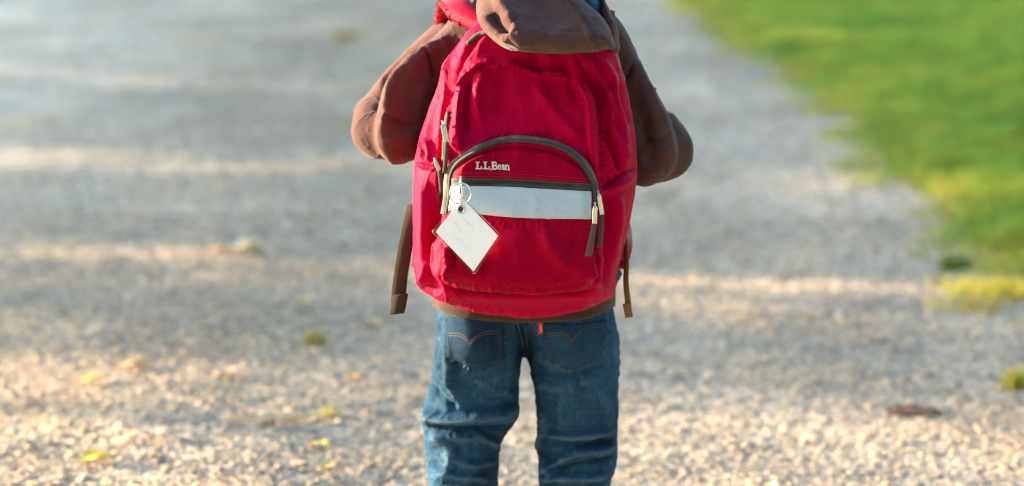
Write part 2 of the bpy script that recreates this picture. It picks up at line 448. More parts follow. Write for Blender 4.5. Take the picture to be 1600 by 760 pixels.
for nd in m.node_tree.nodes:
    if nd.type == 'VALTORGB' and not nd.inputs[0].is_linked: nd.inputs[0].default_value = .5
M['denim_dark'] = m

# ================================================================== the setting
def edge_x(Y):                           # where the lawn begins, right of the road
    pts = np.array([ground_at(*p)[:2] for p in ((1000, -30), (1030, 0), (1110, 70), (1180, 108), (1245, 150), (1290, 200), (1322, 232), (1322, 282), (1395, 312), (1428, 380), (1455, 405), (1530, 440), (1600, 505))])
    pts = pts[np.argsort(pts[:, 1])]
    return np.interp(Y, np.r_[-12, 0, pts[:, 1], 22, 60], np.r_[1.7, 1.6, pts[:, 0], .7, -.6])
def track(X):                            # pale wheel track left, dull crown with weeds, grey track right
    return np.interp(X, [-4.4, -3.4, -1.9, -1.2, -.5, .1, 1.3], [1.05, 1.42, 1.30, .94, .90, 1.06, 1.04])
def relief(X, Y):
    P = np.stack([X, Y, np.zeros_like(X)], -1)
    z = .012*vnoise(P, 1.1)+.010*vnoise(P, 2.7)+.006*vnoise(P, 7.)+.0022*vnoise(P, 22.)
    z = z+.018*np.exp(-((X+.75)/.35)**2)-.012*np.exp(-((X+2.1)/.5)**2)-.010*np.exp(-((X-.35)/.5)**2)
    return z
def sheet(name, xs, ys, zf, mat, kind='structure'):
    gx, gy = np.meshgrid(xs, ys, indexing='ij'); V = np.stack([gx, gy, zf(gx, gy)], -1).reshape(-1, 3)
    ix = np.arange(gx.size).reshape(gx.shape); F = np.stack([ix[:-1, :-1], ix[1:, :-1], ix[1:, 1:], ix[:-1, 1:]], -1).reshape(-1, 4)
    o = solid(name, (V, F), mat); o['kind'] = kind; return o
# turf for the wide ground and the lawn
m = material('turf', (.06, .12, .02), .95); N, L, b = nodes(m); v = texco(m)
L.new(ramp(m, noise(m, v, 2.2, 6, .7), [(.3, (.06, .11, .016)), (.5, (.10, .18, .022)), (.72, (.16, .21, .03))]), b.inputs['Base Color'])
bump(m, noise(m, v, 60, 4, .7), .8, .02); M['turf'] = m
# gravel road: fine grit between the loose stones
m = material('gravel', (.3, .28, .25), .95, spec=.25); N, L, b = nodes(m); v = texco(m)
vo = N.new('ShaderNodeTexVoronoi'); vo.inputs['Scale'].default_value = 75; L.new(v, vo.inputs['Vector'])
sep = N.new('ShaderNodeSeparateColor'); L.new(vo.outputs['Color'], sep.inputs[0])
stone = ramp(m, sep.outputs[0], [(0, (.165, .152, .14)), (.3, (.275, .255, .235)), (.6, (.37, .338, .30)), (.85, (.47, .42, .355)), (1, (.61, .55, .47))])
big = ramp(m, noise(m, texco(m, (1, .55, 1)), 1.3, 5, .62), [(.36, (.80, .72, .62)), (.50, (1.11, 1.0, .86)), (.66, (1.42, 1.28, 1.11))])
warm = ramp(m, noise(m, texco(m, (.8, .5, 1)), 2.6, 5, .65), [(.48, (1, 1, 1)), (.70, (1.10, .98, .78))])
sx = N.new('ShaderNodeSeparateXYZ'); L.new(v, sx.inputs[0]); ad = N.new('ShaderNodeMath'); ad.operation = 'MULTIPLY_ADD'; ad.inputs[1].default_value = 1.2
L.new(noise(m, v, 1.5, 3), ad.inputs[0]); L.new(sx.outputs[0], ad.inputs[2])
mr = N.new('ShaderNodeMapRange'); mr.inputs[1].default_value = -3.8; mr.inputs[2].default_value = 1.9; L.new(ad.outputs[0], mr.inputs[0])
trk = ramp(m, mr.outputs[0], [(0, (1, 1, 1)), (.16, (1.42, 1.42, 1.42)), (.40, (1.30, 1.30, 1.30)), (.54, (.92, .91, .88)), (.66, (.90, .89, .86)), (.78, (1.05, 1.05, 1.05)), (1, (1.02, 1.02, 1.02))])
c = mixc(m, 1.0, mixc(m, 1.0, mixc(m, 1.0, stone, big, 'MULTIPLY'), warm, 'MULTIPLY'), trk, 'MULTIPLY'); L.new(c, b.inputs['Base Color'])
bump(m, vo.outputs['Distance'], .7, -.006); bump(m, noise(m, v, 220, 3, .6), .4, .003); M['gravel'] = m

g = sheet('ground', np.linspace(-400, 400, 9), np.linspace(-400, 400, 9), lambda x, y: x*0-.06, M['turf'])
def road_z(x, y):
    e = edge_x(y); z = relief(x, y)
    return z-.05*np.clip((x-e-.25)/.3, 0, 1)-.05*np.clip((-4.3-x)/.3, 0, 1)
road = sheet('gravel_road', np.r_[-4.7:2.2:.045], np.r_[np.arange(-8, -1, .25), np.arange(-1, 8, .045), np.arange(8, 20, .12), np.arange(20, 80, 1.)], road_z, M['gravel'])
def lawn_z(x, y):
    e = edge_x(y); P = np.stack([x, y, x*0], -1)
    return relief(x, y)+.012*vnoise(P, 3.)-.022+.045*np.clip((x-e-.03)/.35, 0, 1)
lawn = sheet('lawn', np.r_[np.arange(0, 4.5, .06), np.arange(4.5, 60, 3.)], np.r_[np.arange(-8, 0, .5), np.arange(0, 18, .08), np.arange(18, 90, 3.)], lawn_z, M['turf'])
verge = sheet('verge', np.r_[np.arange(-60, -5, 4.), np.arange(-5.2, -4.05, .12)], np.arange(-20, 90, .8), lambda x, y: .05*np.clip((-4.2-x)/.4, 0, 1)-.02+.01*vnoise(np.stack([x, y, x*0], -1), 2.), M['turf'])

# loose stones on the road
m = material('loose_stone', (.4, .38, .34), .85, spec=.3); N, L, b = nodes(m)
a_ = N.new('ShaderNodeAttribute'); a_.attribute_name = 'tint'
L.new(mixc(m, 1.0, a_.outputs['Color'], ramp(m, noise(m, texco(m), 150, 3), [(.3, (.75, .75, .75)), (.7, (1.15, 1.15, 1.15))]), 'MULTIPLY'), b.inputs['Base Color']); M['stone'] = m
ph = (1+5**.5)/2
ICO = np.array([(-1, ph, 0), (1, ph, 0), (-1, -ph, 0), (1, -ph, 0), (0, -1, ph), (0, 1, ph), (0, -1, -ph), (0, 1, -ph), (ph, 0, -1), (ph, 0, 1), (-ph, 0, -1), (-ph, 0, 1)])/math.sqrt(1+ph*ph)
ICF = np.array([(0, 11, 5), (0, 5, 1), (0, 1, 7), (0, 7, 10), (0, 10, 11), (1, 5, 9), (5, 11, 4), (11, 10, 2), (10, 7, 6), (7, 1, 8), (3, 9, 4), (3, 4, 2), (3, 2, 6), (3, 6, 8), (3, 8, 9), (4, 9, 5), (2, 4, 11), (6, 2, 10), (8, 6, 7), (9, 8, 1)])
PAL = np.array([.97, .84, .69])*np.array([(.52, .47, .38), (.42, .39, .34), (.32, .31, .30), (.24, .235, .235), (.60, .56, .49), (.46, .38, .28), (.15, .145, .14), (.40, .41, .42), (.50, .40, .33)])
def stones(name, n, x0, x1, y0, y1, s0, s1, keep):
    X = rng.uniform(x0, x1, n*3); Y = rng.uniform(y0, y1, n*3)
    k = keep(X, Y) & (X < edge_x(Y)+.12); X, Y = X[k][:n], Y[k][:n]; n = len(X)
    s = s0*(s1/s0)**(rng.random(n)**3.2); sc3 = s[:, None]*rng.uniform((.75, .6, .22), (1.15, 1.0, .48), (n, 3))
    J = ICO[None]*(1+rng.uniform(-.22, .22, (n, 12, 1))); J = J*sc3[:, None]
    a = rng.uniform(0, 6.28, n); c, s_ = np.cos(a), np.sin(a); t = rng.uniform(-.35, .35, n); ct, st = np.cos(t), np.sin(t)
    x, y, z = J[..., 0], J[..., 1], J[..., 2]
    x, z = x*ct[:, None]+z*st[:, None], -x*st[:, None]+z*ct[:, None]
    x, y = x*c[:, None]-y*s_[:, None], x*s_[:, None]+y*c[:, None]
    V = np.stack([x+X[:, None], y+Y[:, None], z+(road_z(X, Y)+sc3[:, 2]*.08)[:, None]], -1).reshape(-1, 3)
    F = (ICF[None]+12*np.arange(n)[:, None, None]).reshape(-1, 3)
    me = mesh_np(name, V, F, False)
    C = PAL[rng.choice(len(PAL), n, p=[.17, .22, .21, .12, .06, .09, .03, .07, .03])]*rng.uniform(.85, 1.15, (n, 1))*track(X)[:, None]
    color_attr(me, np.repeat(C, 12, 0))
    return tag(link(name, me, M['stone']), None, None, None, 'stuff')
near = lambda X, Y: np.abs(X) < .55+.135*(Y+4.2)
o = stones('gravel_stones', 70000, -2.0, 1.6, -.25, 4.0,   .0032, .0150, near); tag(o, 'loose pale gravel strewn over the near road', 'gravel')
o = stones('gravel_stones', 26000, -3.6, 1.6, 4.0, 13.5, .006, .018, near); tag(o, 'fine grey gravel on the far stretch of road', 'gravel')

# grass of the lawn
m = material('grass_blade', (.1, .2, .03), .6, spec=.3); N, L, b = nodes(m)
a_ = N.new('ShaderNodeAttribute'); a_.attribute_name = 'tint'; L.new(a_.outputs['Color'], b.inputs['Base Color'])
tr = N.new('ShaderNodeBsdfTranslucent'); L.new(a_.outputs['Color'], tr.inputs['Color']); mx = N.new('ShaderNodeMixShader'); mx.inputs[0].default_value = .45
L.new(b.outputs[0], mx.inputs[1]); L.new(tr.outputs[0], mx.inputs[2]); L.new(mx.outputs[0], N['Material Output'].inputs[0]); M['blade'] = m
def blades(X, Y, Z, H, lean, C, wid):
    n = len(X); a = rng.uniform(0, 6.28, n); dx, dy = np.cos(a), np.sin(a); b_ = rng.uniform(0, 6.28, n); lx, ly = np.cos(b_)*lean*H, np.sin(b_)*lean*H
    V = np.zeros((n, 5, 3)); w = wid
    V[:, 0] = np.stack([X-dx*w, Y-dy*w, Z-.004], 1); V[:, 1] = np.stack([X+dx*w, Y+dy*w, Z-.004], 1)
    V[:, 2] = np.stack([X+dx*w*.8+lx*.35, Y+dy*w*.8+ly*.35, Z+H*.6], 1); V[:, 3] = np.stack([X-dx*w*.8+lx*.35, Y-dy*w*.8+ly*.35, Z+H*.6], 1)
    V[:, 4] = np.stack([X+lx, Y+ly, Z+H], 1)
    q = np.array([(0, 1, 2), (0, 2, 3), (3, 2, 4)]); F = (q[None]+5*np.arange(n)[:, None, None]).reshape(-1, 3)
    return V.reshape(-1, 3), F, np.repeat(C, 5, 0)
n = 420000; X = rng.uniform(.7, 4.6, n); Y = rng.uniform(.6, 16.5, n); e = edge_x(Y)
P2 = np.stack([X, Y, X*0], -1); ed = (X-e)+.18*vnoise(P2, 2.6)+.16*vnoise(P2, 7.)+.08*vnoise(P2, 17.)
k = (ed > 0) & (rng.random(n) < np.clip(.35+ed*2.5, 0, 1)) & (X < .75+.235*(Y+4.2)); X, Y, ed = X[k], Y[k], ed[k]; n = len(X); P2 = P2[k]
patchy = vnoise(P2, 1.3)*.5+.5; dry = np.clip(.6-ed*1.3, 0, .5)+.16
C = np.where(rng.random(n)[:, None] < (dry*(.4+patchy))[:, None], np.array([(.44, .40, .08)]), np.array([(.25, .395, .048)]))
clump = np.clip(.5+.9*vnoise(P2, 10.), 0, 1); clump2 = np.clip(.5+.9*vnoise(P2+4, 4.), 0, 1)
C = C*(.6+.8*rng.random((n, 1)))*(.72+.34*clump+.2*clump2)[:, None]*np.stack([.8+.45*clump2, np.ones(n), .9+.3*clump], 1)
H = rng.uniform(.025, .062, n)*(.7+.55*clump)
V, F, C = blades(X, Y, lawn_z(X, Y), H, rng.uniform(.1, .8, n), C, rng.uniform(.0016, .0030, n))
me = mesh_np('lawn_grass', V, F, False); color_attr(me, C)
tag(link('lawn_grass', me, M['blade']), 'bright green mown grass of the lawn beside the road', 'grass', None, 'stuff')

# trees left of the road, outside the picture, that shade it
m = material('bark', (.09, .07, .05), .95); bump(m, noise(m, texco(m, (1, 1, .2)), 30, 5, .7), 1, .03); M['bark'] = m
m = material('tree_leaf', (.05, .09, .02), .6); N, L, b = nodes(m); oi = noise(m, texco(m), 3, 3)
lc = ramp(m, oi, [(.3, (.035, .07, .012)), (.7, (.09, .12, .02))]); L.new(lc, b.inputs['Base Color']); M['leaf'] = m
def tree_meshes(seed, H, rad, nleaf, low, ls=1.0):
    r = np.random.default_rng(seed); parts = [tube(np.array([(0, 0, -.1), (.05, .02, H*.3), (-.03, .06, H*.6), (.02, 0, H*.92)]), np.array([.17, .13, .09, .03]), 8)]
    cl = []
    ncl = 46 if rad < 3 else 110; sg = max(1, rad/2.0)
    for i in range(ncl):
        a = r.uniform(0, 6.28); zz = low+(H-low)*r.random()**.9; rr = rad*math.sqrt(max(.08, 1-((zz-low)/(H-low)*1.6-.65)**2))*r.uniform(.25, 1)
        c = np.array([math.cos(a)*rr, math.sin(a)*rr, zz]); cl.append(c)
        if i % 3 == 0:
            b0 = np.array([0, 0, max(.4, zz-rr*.5)]); parts.append(tube(np.array([b0, (b0+c)/2+(0, 0, .08), c]), np.array([.05, .03, .012]), 5))
    cl = np.array(cl); ci = r.integers(0, len(cl), nleaf); P = cl[ci]+r.normal(0, 1, (nleaf, 3))*np.array([.30, .30, .26])*sg
    u = r.normal(size=(nleaf, 3)); u /= np.linalg.norm(u, axis=1)[:, None]; w = np.cross(u, r.normal(size=(nleaf, 3))); w /= np.linalg.norm(w, axis=1)[:, None]
    s = r.uniform(.05, .09, (nleaf, 1))*ls; V = np.stack([P-u*s, P+w*s*.5, P+u*s, P-w*s*.5], 1).reshape(-1, 3)
    return parts, V, np.arange(nleaf*4).reshape(-1, 4)
TREES = [  # x, y, seed, height, radius, leaves, lowest leaf, label
    (-19.0, 6.45, 11, 4.0, 2.6, 1100, .9, 'thin crowned low tree standing far left behind the others'),
    (-13.5, 6.15, 1, 4.2, .30, 3200, .3, 'slender leafy tree nearest the walker on the left verge'),
    (-13.5, 7.95, 2, 4.6, .45, 7500, .3, 'narrow leafy tree second along the verge left of the road'),
    (-13.0, 10.0, 3, 5.2, 1.15, 17000, .4, 'broad leafy tree third along the verge left of the road'),
    (-12.5, 13.4, 4, 5.2, 2.0, 18000, .4, 'leafy tree fourth along the verge left of the road'),
    (-12.5, 16.8, 5, 5.0, 2.1, 18000, .4, 'leafy tree fifth along the verge left of the road'),
    (-12.0, 20.5, 6, 5.4, 2.1, 18000, .4, 'leafy tree sixth along the verge left of the road'),
    (-24.0, 10.4, 21, 6.2, 2.2, 5600, .8, 'loose leafy tree in the back row left of the road, nearest one'),
    (-25.0, 14.2, 22, 6.4, 2.4, 9000, .8, 'loose leafy tree in the back row left of the road, second one'),
    (-24.0, 18.7, 23, 6.4, 2.4, 9000, .8, 'loose leafy tree in the back row left of the road, third one'),
]
for x, y, sd, H_, rd, nl, low, lab in TREES:
    t = tag(empty('tree', (x, y, 0)), lab, 'tree', 'trees around the road')
    pa, V, F = tree_meshes(sd, H_, rd, nl, low); off = np.array([x, y, 0])
    merged('trunk', [(np.asarray(v)+off, f) for v, f in pa], M['bark'], t); solid('crown', (V+off, F), M['leaf'], t, False)

# unseen tall trees added to block low sky light: a high-crowned row left (the low sun comes in under it), full crowns behind and right
SKY_BLOCKERS = [('high', -20.0, -11.0, 'left of the road, rear end of the row'), ('high', -20.5, -6.0, 'left of the road, second from the rear'), ('high', -20.0, -1.0, 'left of the road, third from the rear'), ('high', -20.5, 4.0, 'left of the road, level with the walker'), ('high', -20.0, 9.0, 'left of the road, first past the walker'),
        ('high', -20.5, 14.0, 'left of the road, second past the walker'), ('high', -20.0, 19.0, 'left of the road, third past the walker'), ('high', -20.5, 24.5, 'left of the road, far end of the row'),
        ('full', -11.5, -13.5, 'behind the photographer, leftmost'), ('full', -6.0, -14.5, 'behind the photographer, second from left'), ('full', -.5, -15.0, 'straight behind the photographer'), ('full', 5.0, -14.5, 'behind the photographer, second from right'), ('full', 10.5, -13.0, 'behind the photographer, rightmost'),
        ('full', 14.5, -7.5, 'right of the lawn, rear end'), ('full', 15.0, -1.8, 'right of the lawn, second from the rear'), ('full', 14.5, 4.0, 'right of the lawn, level with the walker'), ('full', 15.0, 10.0, 'right of the lawn, past the walker'), ('full', 14.5, 16.5, 'right of the lawn, far end')]
kinds = {}
for n_, (kd, x, y, where) in enumerate(SKY_BLOCKERS):
    if kd not in kinds:
        t = empty('sky_block_tree', (0, 0, 0)); pa, V, F = tree_meshes(40+len(kinds), 16.0, 3.4, 13000, 7.6 if kd == 'high' else .8, 3.0)
        merged('trunk', pa, M['bark'], t); solid('crown', (V, F), M['leaf'], t, False); kinds[kd] = t
    else:
        src = kinds[kd]; t = src.copy(); COL.objects.link(t)
        for ch in src.children:
            c = ch.copy(); COL.objects.link(c); c.parent = t
    t.location = (x, y, 0); t.rotation_euler = (0, 0, n_*1.7); tag(t, ('added high-crowned sky-blocking tree ' if kd == 'high' else 'added full-crowned sky-blocking tree ')+where, 'tree', 'added trees blocking low sky light')

# ================================================================== the child
CX = .020
person = empty('person', (CX, .02, 0))
tag(person, 'child in brown hooded sweatshirt and blue jeans walking away wearing a red backpack', 'person')
def out(V, F):                            # faces turned outwards
    if ((V-V.mean(0))*normals(V, F)).sum() < 0: F = F[:, ::-1].copy()
    return V, F

# --- body (head, neck, trunk, arms with hands, legs): one skin
vol = Vol((-.30, -.16, .03), (.34, .26, 1.27), .0055)
H0 = np.array([CX, .045, 1.135])
f = vol.ellipsoid(H0, (.073, .088, .100)); f = smin(f, vol.ellipsoid(H0+(0, .028, -.045), (.056, .062, .066)), .03)
f = smin(f, vol.cone((CX, .03, .96), (CX, .035, 1.07), .042, .038), .03)
f = smin(f, vol.ellipsoid(H0+(0, .096, -.015), (.011, .016, .018)), .012)                      # nose
for s in (-1, 1):
    f = smin(f, vol.ellipsoid(H0+(s*.075, -.002, -.008), (.010, .019, .028)), .008)            # ears
    f = np.maximum(f, -vol.ellipsoid(H0+(s*.031, .090, .008), (.016, .010, .009)))             # eye sockets
    f = smin(f, vol.ellipsoid(H0+(s*.031, .076, .008), (.011, .010, .010)), .003)
    f = smin(f, vol.ellipsoid(H0+(s*.0, .077, -.057), (.020, .010, .006)), .006)               # lips
f = smin(f, vol.ellipsoid((CX, .02, .80), (.115, .075, .19)), .03); f = smin(f, vol.ellipsoid((CX, .02, .56), (.105, .068, .06)), .03)
HANDS = []
for s, el, wr in ((-1, at(622, 195, .03), np.array([CX-.105, .155, .845])), (1, at(1022, 232, .03), np.array([CX+.105, .155, .835]))):
    sh = np.array([CX+s*.105, .015, .945])
    f = smin(f, vol.cone(sh, el, .030, .022), .02); f = smin(f, vol.cone(el, wr, .022, .019), .01)
    palm = wr+np.array([-s*.012, .030, .012]); f = smin(f, vol.cone(wr, palm+(0, .008, 0), .020, .022), .012)
    for k in range(4):                    # fingers wrap round the strap
        b0 = palm+np.array([-s*.004, .014, .022-.0145*k]); l = (.020, .023, .022, .017)[k]
        b1 = b0+np.array([-s*l, .006, 0]); b2 = b1+np.array([-s*.004, -l*.8, -.002])
        f = smin(f, np.minimum(vol.cone(b0, b1, .0082, .0076), vol.cone(b1, b2, .0076, .0068)), .003)
    t0 = wr+np.array([-s*.006, .014, .016]); t1 = t0+np.array([-s*.020, .008, .016]); t2 = t1+np.array([-s*.016, .008, .000])
    f = smin(f, np.minimum(vol.cone(t0, t1, .010, .0085), vol.cone(t1, t2, .0085, .007)), .004)
LEGX = (at(730, 700, .02)[0], at(895, 700, .02)[0])
for s, lx in zip((-1, 1), LEGX):
    f = smin(f, vol.cone((CX+s*.065, .025, .50), (lx, .035, .27), .048, .034), .01)
    f = smin(f, vol.cone((lx, .035, .27), (lx+s*.004, .015, .08), .034, .026), .01); f = smin(f, vol.cone((lx, .005, .06), (lx, .09, .045), .026, .022), .015)
V, F = out(*surface(vol, f, 2)); solid('body', (V, F), M['skin'], person, True, 1)
# --- hair
vol = Vol((-.09, -.08, 1.03), (.13, .16, 1.27), .0045)
f = vol.ellipsoid(H0+(0, -.010, .012), (.086, .098, .104)); f = np.maximum(f, (vol.Z-1.05)*-1-.0)
f = np.maximum(f, -(vol.ellipsoid(H0+(0, .10, -.055), (.075, .085, .105)))); f = f+.006*fbm(vol.P*np.array([1, 1, .25]), 70, 2)
V, F = out(*surface(vol, f, 1)); solid('hair', (V, F), M['hair'], person, True, 1)

# --- jeans
J = Shape2D([(683, 400), (682, 460), (684, 505), (686, 522), (680, 560), (671, 600), (664, 625), (661, 640), (663, 665), (664, 700), (668, 740), (673, 790), (680, 860), (686, 960), (768, 960), (776, 860), (778, 790), (778, 745), (781, 700), (790, 680), (802, 662), (809, 644), (810, 620), (811, 597), (813, 575), (815, 558), (819, 549), (823, 562), (828, 580), (831, 597), (836, 622), (839, 655), (841, 710), (844, 760), (852, 830), (862, 960), (946, 960), (946, 860), (950, 770), (961, 735), (965, 690), (966, 640), (967, 590), (966, 545), (962, 515), (958, 495), (956, 460), (955, 400)], blur=10)
vol = Vol((-.17, -.14, .02), (.21, .15, .60), .0034)
seat = np.clip((vol.Z-.30)/.16, 0, 1); T = .062+.026*seat
Yc = .022+.012*(1-seat)
f = vol.inflate(J, Yc, T, 64)
f = f-.018*np.exp(-(((vol.px-745)/48)**2+((vol.py-540)/55)**2))*(vol.Y < .02)-.018*np.exp(-(((vol.px-900)/50)**2+((vol.py-538)/55)**2))*(vol.Y < .02)
f = f+.014*np.exp(-((vol.px-820)/13)**2)*np.exp(-((vol.py-535)/40)**2)*(vol.Y < .02)
f = np.maximum(f, vol.Z-.565); f = np.maximum(f, .035-vol.Z)
V, F = out(*surface(vol, f, 6)); V, F = finer(V, F)
V = fold(V, F, [
    # left leg: bunched cloth behind the knee
    ([(655, 634), (690, 652), (755, 645), (815, 637)], .013, 5, 26), ([(668, 662), (720, 668), (800, 664)], -.009, 12, 8),
    ([(676, 560), (700, 595), (722, 628)], .007, 12, 9), ([(690, 520), (702, 560), (708, 600)], .005, 8, 6), ([(672, 600), (688, 622), (716, 640)], -.006, 7, 7),
    ([(668, 690), (705, 684), (760, 690), (782, 696)], .006, 9, 16), ([(676, 672), (706, 700), (698, 742)], .006, 7, 12), ([(700, 712), (735, 728), (778, 720)], .005, 6, 12),
    ([(672, 735), (720, 745), (770, 752)], .006, 6, 14), ([(735, 672), (765, 690), (778, 712)], .004, 6, 8), ([(742, 590), (770, 610), (806, 615)], .0035, 8, 10),
    # right leg
    ([(822, 556), (845, 582), (878, 592), (915, 586), (955, 570)], -.0065, 9, 9), ([(838, 600), (870, 606), (905, 604)], .0035, 8, 9),
    ([(848, 640), (857, 668), (850, 690), (844, 712)], .008, 7, 9), ([(850, 676), (880, 684), (925, 680), (966, 672)], .0065, 6, 15), ([(862, 690), (895, 694), (960, 690)], -.006, 8, 8),
    ([(842, 748), (866, 728), (890, 714), (925, 706), (965, 700)], .009, 7, 15), ([(868, 736), (900, 724), (955, 716)], -.006, 8, 8), ([(842, 752), (880, 748), (950, 744)], .008, 6, 12),
    ([(850, 715), (862, 733), (872, 752)], .005, 5, 8), ([(930, 600), (945, 640), (950, 680)], .003, 12, 8), ([(880, 610), (876, 650), (884, 676)], .003, 10, 8),
    ([(944, 575), (930, 590), (905, 600)], .003, 7, 7), ([(812, 505), (821, 540)], -.004, 7, 7), ([(850, 770), (900, 785), (945, 775)], .007, 8, 14), ([(680, 780), (730, 790), (775, 780)], .007, 8, 14)]+puckers([(700, 553), (743, 578), (787, 565)], .0012, 6, 5)+puckers([(847, 554), (891, 577), (939, 558)], .0014, 6, 5)+puckers([(790, 500), (789, 566)], .0008)+puckers([(846, 505), (845, 555)], .0008)+puckers([(817, 500), (822, 545)], .0010, 6), gain=1.9, wscale=.9)
V = wrinkle(V, F, .0035, 26, (1, 1, 1.6)); V = crumple(V, F, .0012, 36, (.8, 1, 1.5)); V = crumple(V, F, .0006, 90)
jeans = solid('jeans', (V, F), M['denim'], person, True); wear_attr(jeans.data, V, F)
JT = bvh(V, F)
# --- patch pockets with their stitching
PK = [((695, 497), (700, 555), (743, 580), (787, 567), (784, 497)), ((850, 505), (847, 556), (891, 579), (939, 560), (948, 500))]
for i, (a, b1, tip, b2, c) in enumerate(PK):
    pk = merged('pocket', [patch(JT, [a, ((a[0]+c[0])/2, a[1]+2), c], [b1, tip, b2], 26, 20, .0022, curved=False, bulge=.0012)], M['denim_dark'], jeans)
    PT = BVHTree.FromPolygons([tuple(v.co) for v in pk.data.vertices], [tuple(p.vertices) for p in pk.data.polygons])
    sts = []
    for ins in (3.0, 7.5):
        mid = np.array([(a[0]+c[0])/2, (a[1]+tip[1])/2]); ring = [np.array(p, float) for p in (a, b1, tip, b2, c)]; ring = [p+(mid-p)/np.linalg.norm(mid-p)*ins for p in ring]
        q = resample(ring, 90)
        for k in range(0, 88, 2):
            pts = [cast(PT, *q[j], .0005)[0] for j in (k, k+1)]
            if all(p is not None for p in pts): sts.append(tube(np.array(pts), .00055, 4))
    merged('stitching', sts, M['blue_thread'], pk)
    x0, x1 = a[0]+7, c[0]-6; xm = (x0+x1)/2; y0 = 517 if i == 0 else 512          # curved double row on the pocket
    sts = []
    for dy in (0, 4):
        for arc in ([(x0, y0+4+dy), ((x0+xm)/2, y0+5+dy), (xm-5, y0+17+dy)], [(xm-5, y0+17+dy), (xm+8, y0+6+dy), ((xm+x1)/2, y0+1+dy), (x1, y0+dy)]):
            if i: arc = [(p[0], p[1]-(p[0]-xm)*.14) for p in arc]
            P, Nn = path_on(PT, arc, 14, .0006)
            if len(P) > 3: sts.append(tube(P, .0006, 5))
    merged('arc_stitching', sts, M['gold_thread'], pk)
merged('seat_seam', [tube(path_on(JT, [(809+d, 498), (815+d, 520), (820+d*.6, 546)], 16, .0007)[0], .0012, 6) for d in (-3, 7)], M['blue_thread'], jeans)
merged('belt_loop', [patch(JT, [(813, 492), (822, 492)], [(817, 508), (825, 508)], 4, 8, .004, False)], M['denim_dark'], jeans)
P0 = at(846, 503, cast(JT, 846, 505)[0][1]-.004)
tabs = [at(x, y, P0[1]-(.003 if x < 844 else 0)) for x, y in ((840.5, 503), (848.5, 503), (848.5, 521), (841.5, 523))]
merged('red_tab', [plate(tabs, .0016, (0, -1, 0))], M['red_tab'], jeans)
t0 = at(844.6, 507, P0[1]-.0042); t1 = at(845.4, 519, P0[1]-.0040)
merged('tab_lettering', [tube(spline([t0, t0*.7+t1*.3+(.0012, 0, 0), t0*.5+t1*.5-(.001, 0, 0), t0*.3+t1*.7+(.001, 0, 0), t1], 3), .0005, 4)], M['thread_white'], jeans)
# --- shoes
for s, lx in zip((-1, 1), LEGX):
    vol = Vol((lx-.06, -.08, -.005), (lx+.06, .17, .13), .004)
    f = smin(vol.cone((lx, -.015, .045), (lx, .09, .040), .036, .033), vol.cone((lx, -.005, .06), (lx, .0, .10), .034, .032), .03); f = np.maximum(f, .018-vol.Z)
    Vv, Ff = out(*surface(vol, f, 2)); sh = solid('shoe', (Vv, Ff), M['shoe'], person, True)
    f = smin(vol.cone((lx, -.015, .012), (lx, .09, .012), .041, .038), 1e3, .01); f = np.maximum(np.maximum(f, vol.Z-.024), .004-vol.Z)
    Vv, Ff = out(*surface(vol, f, 1)); solid('sole', (Vv, Ff), M['rubber'], sh, True)

# --- sweatshirt: trunk and both sleeves
trunk = Shape2D([(770, -35), (735, 12), (702, 38), (690, 90), (680, 170), (674, 260), (671, 350), (672, 430), (676, 470), (677, 560), (960, 560), (960, 465), (966, 400), (974, 300), (981, 200), (986, 100), (974, 50), (945, 10), (915, -35)], blur=4)
armL_far = Shape2D([(700, 28), (690, 33), (672, 45), (655, 60), (640, 76), (625, 92), (606, 110), (590, 126), (574, 146), (557, 163), (554, 180), (559, 200), (571, 225), (590, 244), (610, 250), (640, 220), (670, 150), (700, 90)], blur=2)
armL = Shape2D([(745, 20), (715, 32), (688, 52), (660, 74), (632, 97), (617, 112), (600, 137), (593, 164), (586, 200), (588, 228), (600, 248), (612, 259), (632, 254), (660, 246), (700, 225), (725, 150), (745, 80)], blur=3)
armR = Shape2D([(920, 20), (958, 30), (976, 52), (990, 76), (1003, 104), (1016, 130), (1032, 158), (1046, 182), (1054, 214), (1058, 246), (1046, 272), (1028, 285), (1010, 293), (996, 290), (960, 270), (935, 160)], blur=3)
armR_far = Shape2D([(1020, 140), (1040, 172), (1050, 176), (1062, 190), (1075, 218), (1075, 236), (1066, 254), (1052, 270), (1030, 286), (1012, 280), (1000, 230)], blur=2)
vol = Vol((-.285, -.14, .505), (.315, .23, 1.07), .0036)
f = vol.inflate(trunk, .025, .088, 95, 2.2)
f = smin(f, vol.inflate(armL, -.002-.00062*np.clip(665-vol.px, -60, 80), .054, 26, 3.2), .018); f = smin(f, vol.inflate(armL_far, .085, .050, 28, 2.3), .003)
f = smin(f, vol.inflate(armR, .000-.00030*np.clip(vol.px-985, -40, 80), .054, 30, 2.8), .018); f = smin(f, vol.inflate(armR_far, .085, .050, 24, 2.3), .003)
for el, wr in ((at(592, 205, .04), np.array([CX-.108, .150, .843])), (at(1040, 238, .05), np.array([CX+.108, .150, .833]))):
    f = smin(f, vol.cone(el, wr, .046, .031), .02)
f = np.maximum(f, at(800, 490, .02)[2]-.004-vol.Z); f = np.maximum(f, vol.Z-1.035)
V, F = out(*surface(vol, f, 4)); V, F = finer(V, F)
